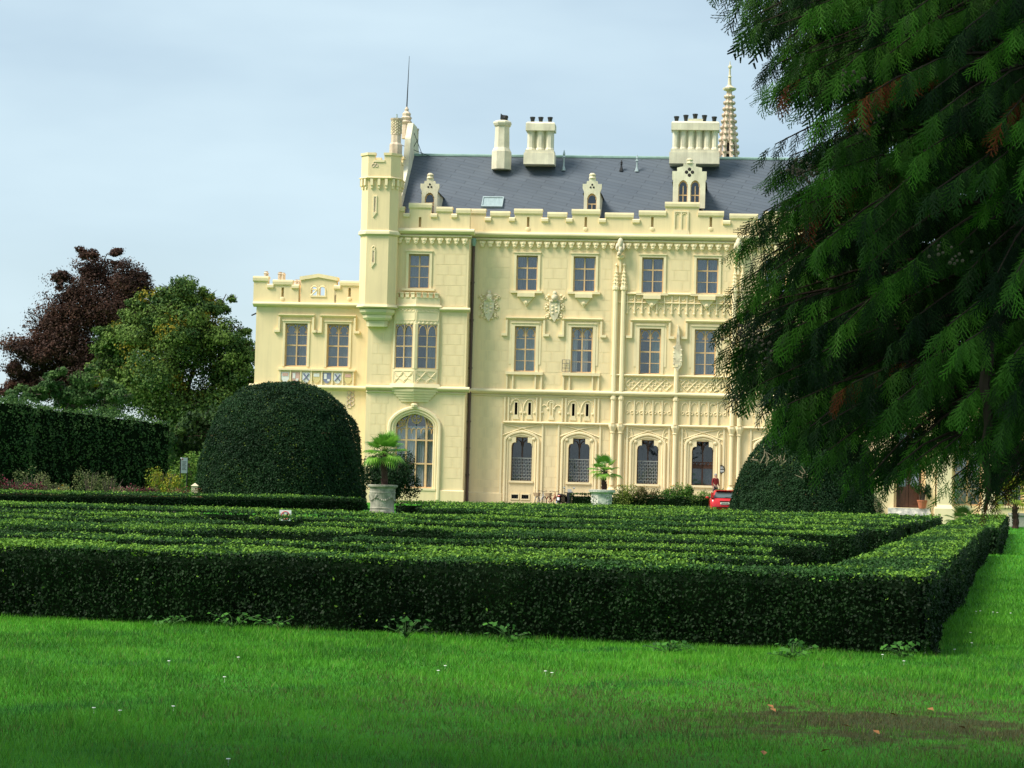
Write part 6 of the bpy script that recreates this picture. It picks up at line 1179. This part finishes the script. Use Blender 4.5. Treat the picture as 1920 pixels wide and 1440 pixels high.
m = MB(); m.loft([[(-.16, -.16, 0), (.16, -.16, 0), (.16, .16, 0), (-.16, .16, 0)], [(-.15, -.15, .95), (.15, -.15, .95), (.15, .15, .95), (-.15, .15, .95)], [(-.19, -.19, 1.0), (.19, -.19, 1.0), (.19, .19, 1.0), (-.19, .19, 1.0)], [(0, 0, 1.15)] * 4]); o = m.build('stone_post', 'pale_stone'); o.location = tuple(ground_at(366, 112)); tag(o, 'short pale stone post at the edge of the yew dome', 'post')
DS = 51.0; s0 = ground_at(537, DS); zt_ = AT(537, 956.5, DS)[2]; w_ = 22 / (FPX / DS) / 2; sg = thing('no_dogs_sign', 'small white prohibition sign with red ring peeping over a box hedge', 'sign', s0); h_ = .24
m = MB(); m.box(-w_, w_, -.01, .01, zt_ - h_, zt_); pnl = m.build('panel', 'white_paint', sg); m = MB(); rib(m, arc(.0, zt_ - .12, .09, 0, 2 * PI, 20), -.012, .011, 5); rib(m, [(-.06, zt_ - .06), (.06, zt_ - .18)], -.012, .009, 5); m.build('red_ring', 'sign_red', pnl); m = MB(); m.box(-.05, .04, -.014, -.01, zt_ - .14, zt_ - .10); m.box(.03, .065, -.014, -.01, zt_ - .11, zt_ - .07); m.box(-.045, -.03, -.014, -.01, zt_ - .18, zt_ - .14); m.box(.02, .035, -.014, -.01, zt_ - .18, zt_ - .14)
for k in (-.115, .1): m.prism([(k, zt_ - .16), (k + .012, zt_ - .16), (k + .016, zt_ - .07), (k + .004, zt_ - .07)], -.014, -.01)
m.build('dog_pictogram', 'sign_black', pnl); MB().tube([(0, .02, 0), (0, .02, zt_ - .1)], .015, 6).build('stake', 'black_metal', sg)

# ------------------------------------------------------------------ grass, weeds, daisies, worn patch
def patchf(P): d = (P - PATCH_C) / np.array([2.4, 2.0, 1e9]); return np.hypot(d[:, 0], d[:, 1]) * .6 + vnoise(P, 2.6, 5) * .55 + vnoise(P, 11, 6) * .5
def blades(name, P, h, w_, C):
    n = len(P); an = rng.uniform(0, 2 * PI, n); side = np.stack([np.cos(an), np.sin(an), np.zeros(n)], 1) * (w_ * rng.uniform(.6, 1.3, n))[:, None] / 2; lean = rng.normal(0, .4, (n, 2)); top = P + np.stack([lean[:, 0] * h, lean[:, 1] * h, h], 1)
    return np_mesh(name, np.stack([P - side, P + side, top], 1).reshape(-1, 3), 3, C, 'grass_blade')
def lawn_pts(n, d0, d1, l, r):
    D = 1 / rng.uniform(1 / d1, 1 / d0, n) if d1 / d0 > 3 else rng.uniform(d0, d1, n); x = rng.uniform(l, r, n) * D; return np.stack([x, D, np.zeros(n)], 1)
def off_hedge(P): s = (P - C0) @ pa; t = (P - C0) @ pb; return ~((s > .1) & (t > .12))
P = lawn_pts(330000, 11.2, 27, -.27, .27); P = P[off_hedge(P)]; n = len(P); pt_ = patchf(P); t = .5 + .4 * vnoise(P, .9, 9) + .4 * vnoise(P, 4.0, 10) + .3 * vnoise(P, 13.0, 12) + rng.normal(0, .4, n); C = mixcol(n, (.030, .125, .010), (.12, .37, .024), t); cl = vnoise(P, 1.7, 14) > .75; C[cl] = mixcol(int(cl.sum()), (.02, .10, .015), (.05, .20, .03)); br = rng.uniform(.25, 1.25, n) > pt_; C[br] = mixcol(int(br.sum()), (.05, .048, .018), (.17, .15, .06)); dry = rng.uniform(0, 1, n) < .03; C[dry] = (.20, .20, .06); h0 = 1 + .35 * vnoise(P, 5.0, 31)
h = h0 * rng.uniform(.028, .062, n) * (1 + .25 * vnoise(P, 2.0, 3)) * np.where(br, .7, 1); keep = ~(br & (rng.uniform(0, 1, n) < .15)); kind(blades('lawn_grass', P[keep], h[keep], .0035 * P[keep][:, 1] / 14, C[keep]), 'stuff')['label'] = 'short bright green lawn grass'
P = lawn_pts(90000, 24, 110, .13, .27); P = P[off_hedge(P)]; n = len(P); C = mixcol(n, (.030, .125, .010), (.12, .37, .024), .5 + .35 * vnoise(P, .6, 9) + rng.normal(0, .3, n)); kind(blades('lawn_grass', P, rng.uniform(.04, .07, n), .00035 * P[:, 1], C), 'stuff')['label'] = 'lawn grass running along the side of the hedge'
wd = [(118, 1148), (200, 1132), (322, 1165), (352, 1143), (393, 1160), (440, 1168), (520, 1172), (628, 1168), (762, 1190), (832, 1192), (955, 1195), (1128, 1202), (1252, 1216), (1335, 1222), (1482, 1226), (1598, 1228), (1690, 1225)]
for i, (px, py) in enumerate(wd[::2] + wd[1:6:2]):
    b = G(px, py + 8); b[1] -= .1; r = np.random.default_rng(300 + i); k = int(r.integers(20, 44)); hh = r.uniform(.08, .24); an = r.uniform(0, 6.28, k); rad = r.uniform(.02, .28, k); z = hh * r.uniform(.2, 1, k); P = np.stack([np.cos(an) * rad, np.sin(an) * rad * .5 - .03, z], 1)
    root = thing('weed', 'leafy weed sprouting from the lawn at the foot of the front hedge', 'plant', b, 0, 'weeds along the foot of the front hedge'); m = MB()
    for q in range(0, k, 2): m.tube([(0, 0, 0), tuple(P[q] * np.array([.5, .5, .7])), tuple(P[q])], .003, 4)
    m.build('stem', 'weed_stem', root); leaves('foliage', P, np.stack([np.cos(an) * .4, np.sin(an) * .4 - .4, np.ones(k)], 1), .06, mixcol(k, (.018, .07, .012), (.06, .19, .025)), 'leaf', root, asp=.7, spread=.3)
for i, (px, py) in enumerate([(317, 1240), (447, 1233), (421, 1270), (176, 1328), (225, 1333), (325, 1325), (428, 1424), (835, 1249), (822, 1258), (1023, 1259), (1035, 1262), (1655, 1228), (1695, 1240), (1820, 1187), (1790, 1218), (1822, 1206), (1830, 1147), (1838, 1146), (1862, 1148), (1870, 1149), (1895, 1150)]):
    b = G(px, py, .04); m = MB(); m.tube([(0, .004, -.04), (0, .002, 0)], .0008, 3); m.lathe([(.003, 0), (.013, .003), (.012, .006), (.003, .007)], (0, 0, 0), 8); o = m.build('daisy', 'petal'); o.location = tuple(b); tag(o, 'tiny white daisy scattered in the lawn', 'flower', 'daisies in the lawn')

# ------------------------------------------------------------------ foreground conifer with drooping fan sprays
def frond_template(seed, lobes=True):
    r = random.Random(seed); T = []; nar = r.uniform(.65, 1.1); cv = r.uniform(.15, .5)
    def strip(a, b, w0, w1):
        a, b = np.array(a), np.array(b); d = b - a; nn = np.array([-d[1], d[0], 0]); nn = nn / max(1e-9, np.linalg.norm(nn)); T.append((a - nn * w0, a + nn * w0, b + nn * w1)); 
        if w1 > .004: T.append((a - nn * w0, b + nn * w1, b - nn * w1))
    cz = lambda x, y: -cv * x * x - .25 * y * y
    pt = lambda x, y: (x, y, cz(x, y))
    strip(pt(0, 0), pt(.5, 0), .012, .011); strip(pt(.5, 0), pt(1, 0), .011, .004)
    k = 10
    for i in range(k):
        s = 1 if i % 2 else -1; x = .06 + .86 * i / k; L_ = (.34 * math.sin(PI * min(1, .25 + .72 * i / k)) ** .8 + .07) * r.uniform(.7, 1.15) * nar; a = math.radians(r.uniform(28, 42)) * s; ex, ey = x + L_ * math.cos(a), L_ * math.sin(a); strip(pt(x, 0), pt(ex, ey), .016 if lobes else .030, .008 if lobes else .016); nb = max(2, int(L_ / .09))
        for j in range(nb if lobes else 0):
            t = (j + .6) / (nb + .3); bx, by = x + (ex - x) * t, ey * t; sl_ = 1 if j % 2 else -1; b = a + sl_ * math.radians(38); l2 = .085 * (1 - .35 * t) * r.uniform(.8, 1.2); strip(pt(bx, by), pt(bx + l2 * math.cos(b), by + l2 * math.sin(b)), .018, .004)
    return np.array(T)                                # (nt,3,3)
TPL = [frond_template(k) for k in range(8)] + [frond_template(k, False) for k in range(8, 12)]
TC = np.array([3.60, 12.6, 0]); CR = 2.45
YL = [-1500, -150, 0, 60, 110, 150, 180, 220, 285, 300, 345, 390, 430, 470, 520, 560, 620, 700, 735, 770, 820, 860, 935, 965]
XL = [1500, 1335, 1345, 1372, 1440, 1408, 1425, 1490, 1520, 1415, 1425, 1440, 1385, 1378, 1388, 1352, 1340, 1334, 1352, 1420, 1455, 1490, 1545, 1840]
def crown_point(px, py, s, back):
    d = ray(px, py); dx, dy = d[0] / d[1], 1.0; R = CR * s; A = dx * dx + 1; B = -2 * (dx * TC[0] + TC[1]); C_ = TC[0] ** 2 + TC[1] ** 2 - R * R; disc = B * B - 4 * A * C_
    D = TC[1] if disc < 0 else (-B - math.sqrt(disc) * (1 if not back else -1)) / (2 * A); return CAM + d / d[1] * D
def make_conifer():
    root = thing('conifer', 'big dark conifer with drooping fan-like sprays overhanging the parterre lawn', 'tree', TC); r = random.Random(5); m = MB()
    m.tube([(0, 0, -.1), (.02, 0, 1), (-.05, .03, 4), (.03, 0, 8), (0, 0, 11)], [.34, .27, .22, .12, .03], 12); m.build('trunk', 'bark_dark', root)
    br = []
    def gap(px, py): return (1665 < px < 1790 and 700 < py < 850) or (py > 815 and px > 1690) or py > 880
    def ok(px, py): return px > np.interp(py, YL, XL) + 8 + 14 * math.sin(py * .037)
    # outer skin of branch tips, then inner layers, then the crown above the picture
    tries = 0
    while len(br) < 185 and tries < 6000:
        tries += 1; px, py = r.uniform(1330, 2010), r.uniform(-140, 900)
        if not ok(px, py) or (gap(px, py) and r.random() < .88): continue
        if math.sin(px * .031 + 1.3 * math.sin(py * .017)) + math.sin(py * .043 + .9 * math.sin(px * .013)) < -.15 and px > np.interp(py, YL, XL) + 60: continue
        if any(abs(px - b[0]) < 35 and abs(py - b[1]) < 39 for b in br): continue
        br.append((px, py, r.uniform(.84, 1.04), False, 64, .155))
    for y_, x_ in zip(YL[2:-2], XL[2:-2]):               # silhouette sprays
        br.append((x_ + 14, y_ - 14, 1.0, False, 30, .135)); br.append((x_ + 40, y_ + 4, 1.0, False, 40, .15))
    k = 0
    while k < 310:
        px, py = r.uniform(1360, 2030), r.uniform(-140, 880)
        if px < np.interp(py, YL, XL) + 34 or (gap(px, py) and r.random() < .8): continue
        br.append((px, py, r.uniform(.2, .68), r.random() < .3, 36, .21)); k += 1
    for px, py in ((1745, 890), (1765, 915), (1752, 860), (1848, 880), (1846, 910), (1850, 945), (1843, 930), (1852, 900), (1885, 890), (1905, 900), (1925, 905), (1800, 850), (1815, 870), (1690, 860), (1665, 890), (1640, 915), (1610, 920), (1580, 915), (1700, 880), (1720, 850), (1845, 850), (1850, 830)): br.append((px, py, r.uniform(.7, .98), False, 26, .13))
    for k in range(110): br.append((r.uniform(1330, 2900), r.uniform(-1500, -150), r.uniform(.5, 1.0), r.random() < .5, 26, .34))
    for k in range(60): br.append((r.uniform(2000, 2950), r.uniform(-140, 860), r.uniform(.6, 1.0), r.random() < .4, 26, .32))
    for y_ in range(790, 968, 9): br.append((1848 + 6 * math.sin(y_ * .05), y_, .9, False, 12, .075))
    TR, FC, which, limb, dead = [], [], [], MB(), 0
    limb.tube([tuple(crown_point(1850 + 5 * math.sin(y_ * .05), y_, .88, False) - TC) for y_ in range(640, 975, 40)], [.03, .028, .026, .024, .022, .02, .018, .014, .008], 6)
    for i, (px, py, s, back, nf, fl) in enumerate(br):
        tip = crown_point(px, py, s, back); inn = TC + np.array([0, 0, tip[2]]); d = inn - tip; d[2] = 0; ln = np.linalg.norm(d); d = d / max(1e-6, ln); Lb = min(ln, r.uniform(.7, 1.15)); st = tip + d * Lb + np.array([0, 0, r.uniform(.22, .5)]); mid = (st + tip) / 2 + np.array([0, 0, r.uniform(.05, .16)])
        cur = lambda t: st * (1 - t) ** 2 + mid * 2 * t * (1 - t) + tip * t * t
        if s > .8 and py > -160: limb.tube([tuple((inn - TC) * .55 + (st - TC) * .45 + np.array([0, 0, .25])), tuple(st - TC), tuple(cur(.3) - TC), tuple(cur(.6) - TC), tuple(cur(.9) - TC)], [.02, .012, .008, .005, .003], 5)
        is_dead = (s > .8 and py > 0 and r.random() < .03); shade = r.random() ** 1.5
        out = -d; side0 = np.cross(out, [0, 0, 1.])
        for j in range(nf):
            t = .12 + .88 * (j + r.random()) / nf; p = cur(t); sg = 1 if j % 2 else -1; dr = out * r.uniform(.1, .55) + side0 * sg * r.uniform(.0, .5) + np.array([0, 0, -r.uniform(.5, 1.3)]); dr = dr / np.linalg.norm(dr); nn = np.array([r.gauss(0, .5), -.75 + r.gauss(0, .4), .45 + r.gauss(0, .3)]); nn = nn - dr * (nn @ dr); nn = nn / max(1e-6, np.linalg.norm(nn)); sd = np.cross(nn, dr); L_ = fl * r.uniform(.65, 1.15) * (.75 + .3 * t); TR.append(np.concatenate([np.stack([dr * L_, sd * L_, nn * L_], 1), (p - TC)[:, None]], 1)); which.append(r.randrange(8) if s > .8 and py > -160 and px < 2000 else 8 + r.randrange(4))
            v = np.clip(.12 + .8 * shade + r.gauss(0, .16), 0, 1); v = v ** 2.0; c = np.array((.006, .020, .006)) * (1 - v) + np.array((.095, .25, .024)) * v
            if is_dead and r.random() < .5: c = np.array((.20, .05, .015)) * r.uniform(.6, 1.1)
            FC.append(c)
    limb.build('limb', 'bark_dark', root); TR = np.array(TR); FC = np.array(FC); which = np.array(which); V, C = [], []
    for k in range(12):
        q = np.where(which == k)[0]; T = TPL[k]; n_t = len(T); X_ = np.einsum('fij,tcj->ftci', TR[q][:, :, :3], T) + TR[q][:, None, None, :, 3]; V.append(X_.reshape(-1, 3)); C.append(np.repeat(FC[q], n_t, 0))
    kind(np_mesh('foliage', np.concatenate(V), 3, np.concatenate(C), 'needle', root), 'stuff')
    # clusters of small brown cones
    m = MB()
    for px, py in ((1505, 310), (1520, 330), (1490, 320), (1408, 640), (1400, 625), (1420, 655), (1620, 230), (1780, 480), (1600, 150)):
        c = crown_point(px, py, 1.02, False) - TC
        for k in range(14): m.ball(tuple(c + np.array([r.gauss(0, .045), r.gauss(0, .04), r.gauss(0, .035)])), r.uniform(.006, .010), 5, 4)
    kind(m.build('cone_cluster', 'bark', root), 'stuff')
make_conifer()
for i in range(9):                                  # a few fallen leaves on the worn patch
    b = G(random.uniform(1420, 1900), random.uniform(1325, 1425), .03); m = MB(); m.v = [(-.035, 0, 0), (0, -.02, .008), (.04, 0, .004), (0, .022, .012)]; m.f = [[0, 1, 2, 3]]; o = m.build('fallen_leaf', 'dry_leaf'); o.location = tuple(b); o.rotation_euler = (random.uniform(-.3, .3), random.uniform(-.3, .3), random.uniform(0, 6)); tag(o, 'dry orange-brown fallen leaf lying on the worn patch of lawn', 'leaf', 'fallen leaves on the worn patch')

# ------------------------------------------------------------------ park tree beside the viewpoint: it shades the near lawn
def shade_tree():
    base = np.array([-8.6, 7.4, 0]); root = thing('lime_tree', 'broad leafy park tree beside the lawn, shading its near edge', 'tree', base); g = np.random.default_rng(77); m = MB()
    m.tube([(0, 0, -.2), (.1, 0, 3), (.2, .1, 6.5), (.1, 0, 10)], [.5, .36, .26, .08], 10); m.build('trunk', 'bark', root); P, Nn, T, lm = [], [], [], MB()
    for k in range(125):
        c = np.array([g.uniform(-2.5, 8.0), g.uniform(-2.6, 3.8), g.uniform(8.2, 12)])
        if c[0] > 2.0: c[1] = min(c[1], 1.2 + .3 * g.random())
        lm.tube([(.1, 0, 5.5), tuple(c * .55 + np.array([0, 0, 2.2])), tuple(c)], [.14, .08, .02], 6); d = unit(g.normal(0, 1, (300, 3))); P.append(c + d * g.uniform(.5, 1.35, (300, 1)) * np.array([1, 1, .7])); Nn.append(d + np.array([0, 0, .6])); T.append(np.full(300, g.random()))
    lm.build('limb', 'bark', root); P, Nn, T = np.concatenate(P), np.concatenate(Nn), np.concatenate(T); leaves('crown', P, Nn, .26, mixcol(len(P), (.03, .08, .015), (.08, .16, .03), T), 'leaf', root, asp=.8)
shade_tree()
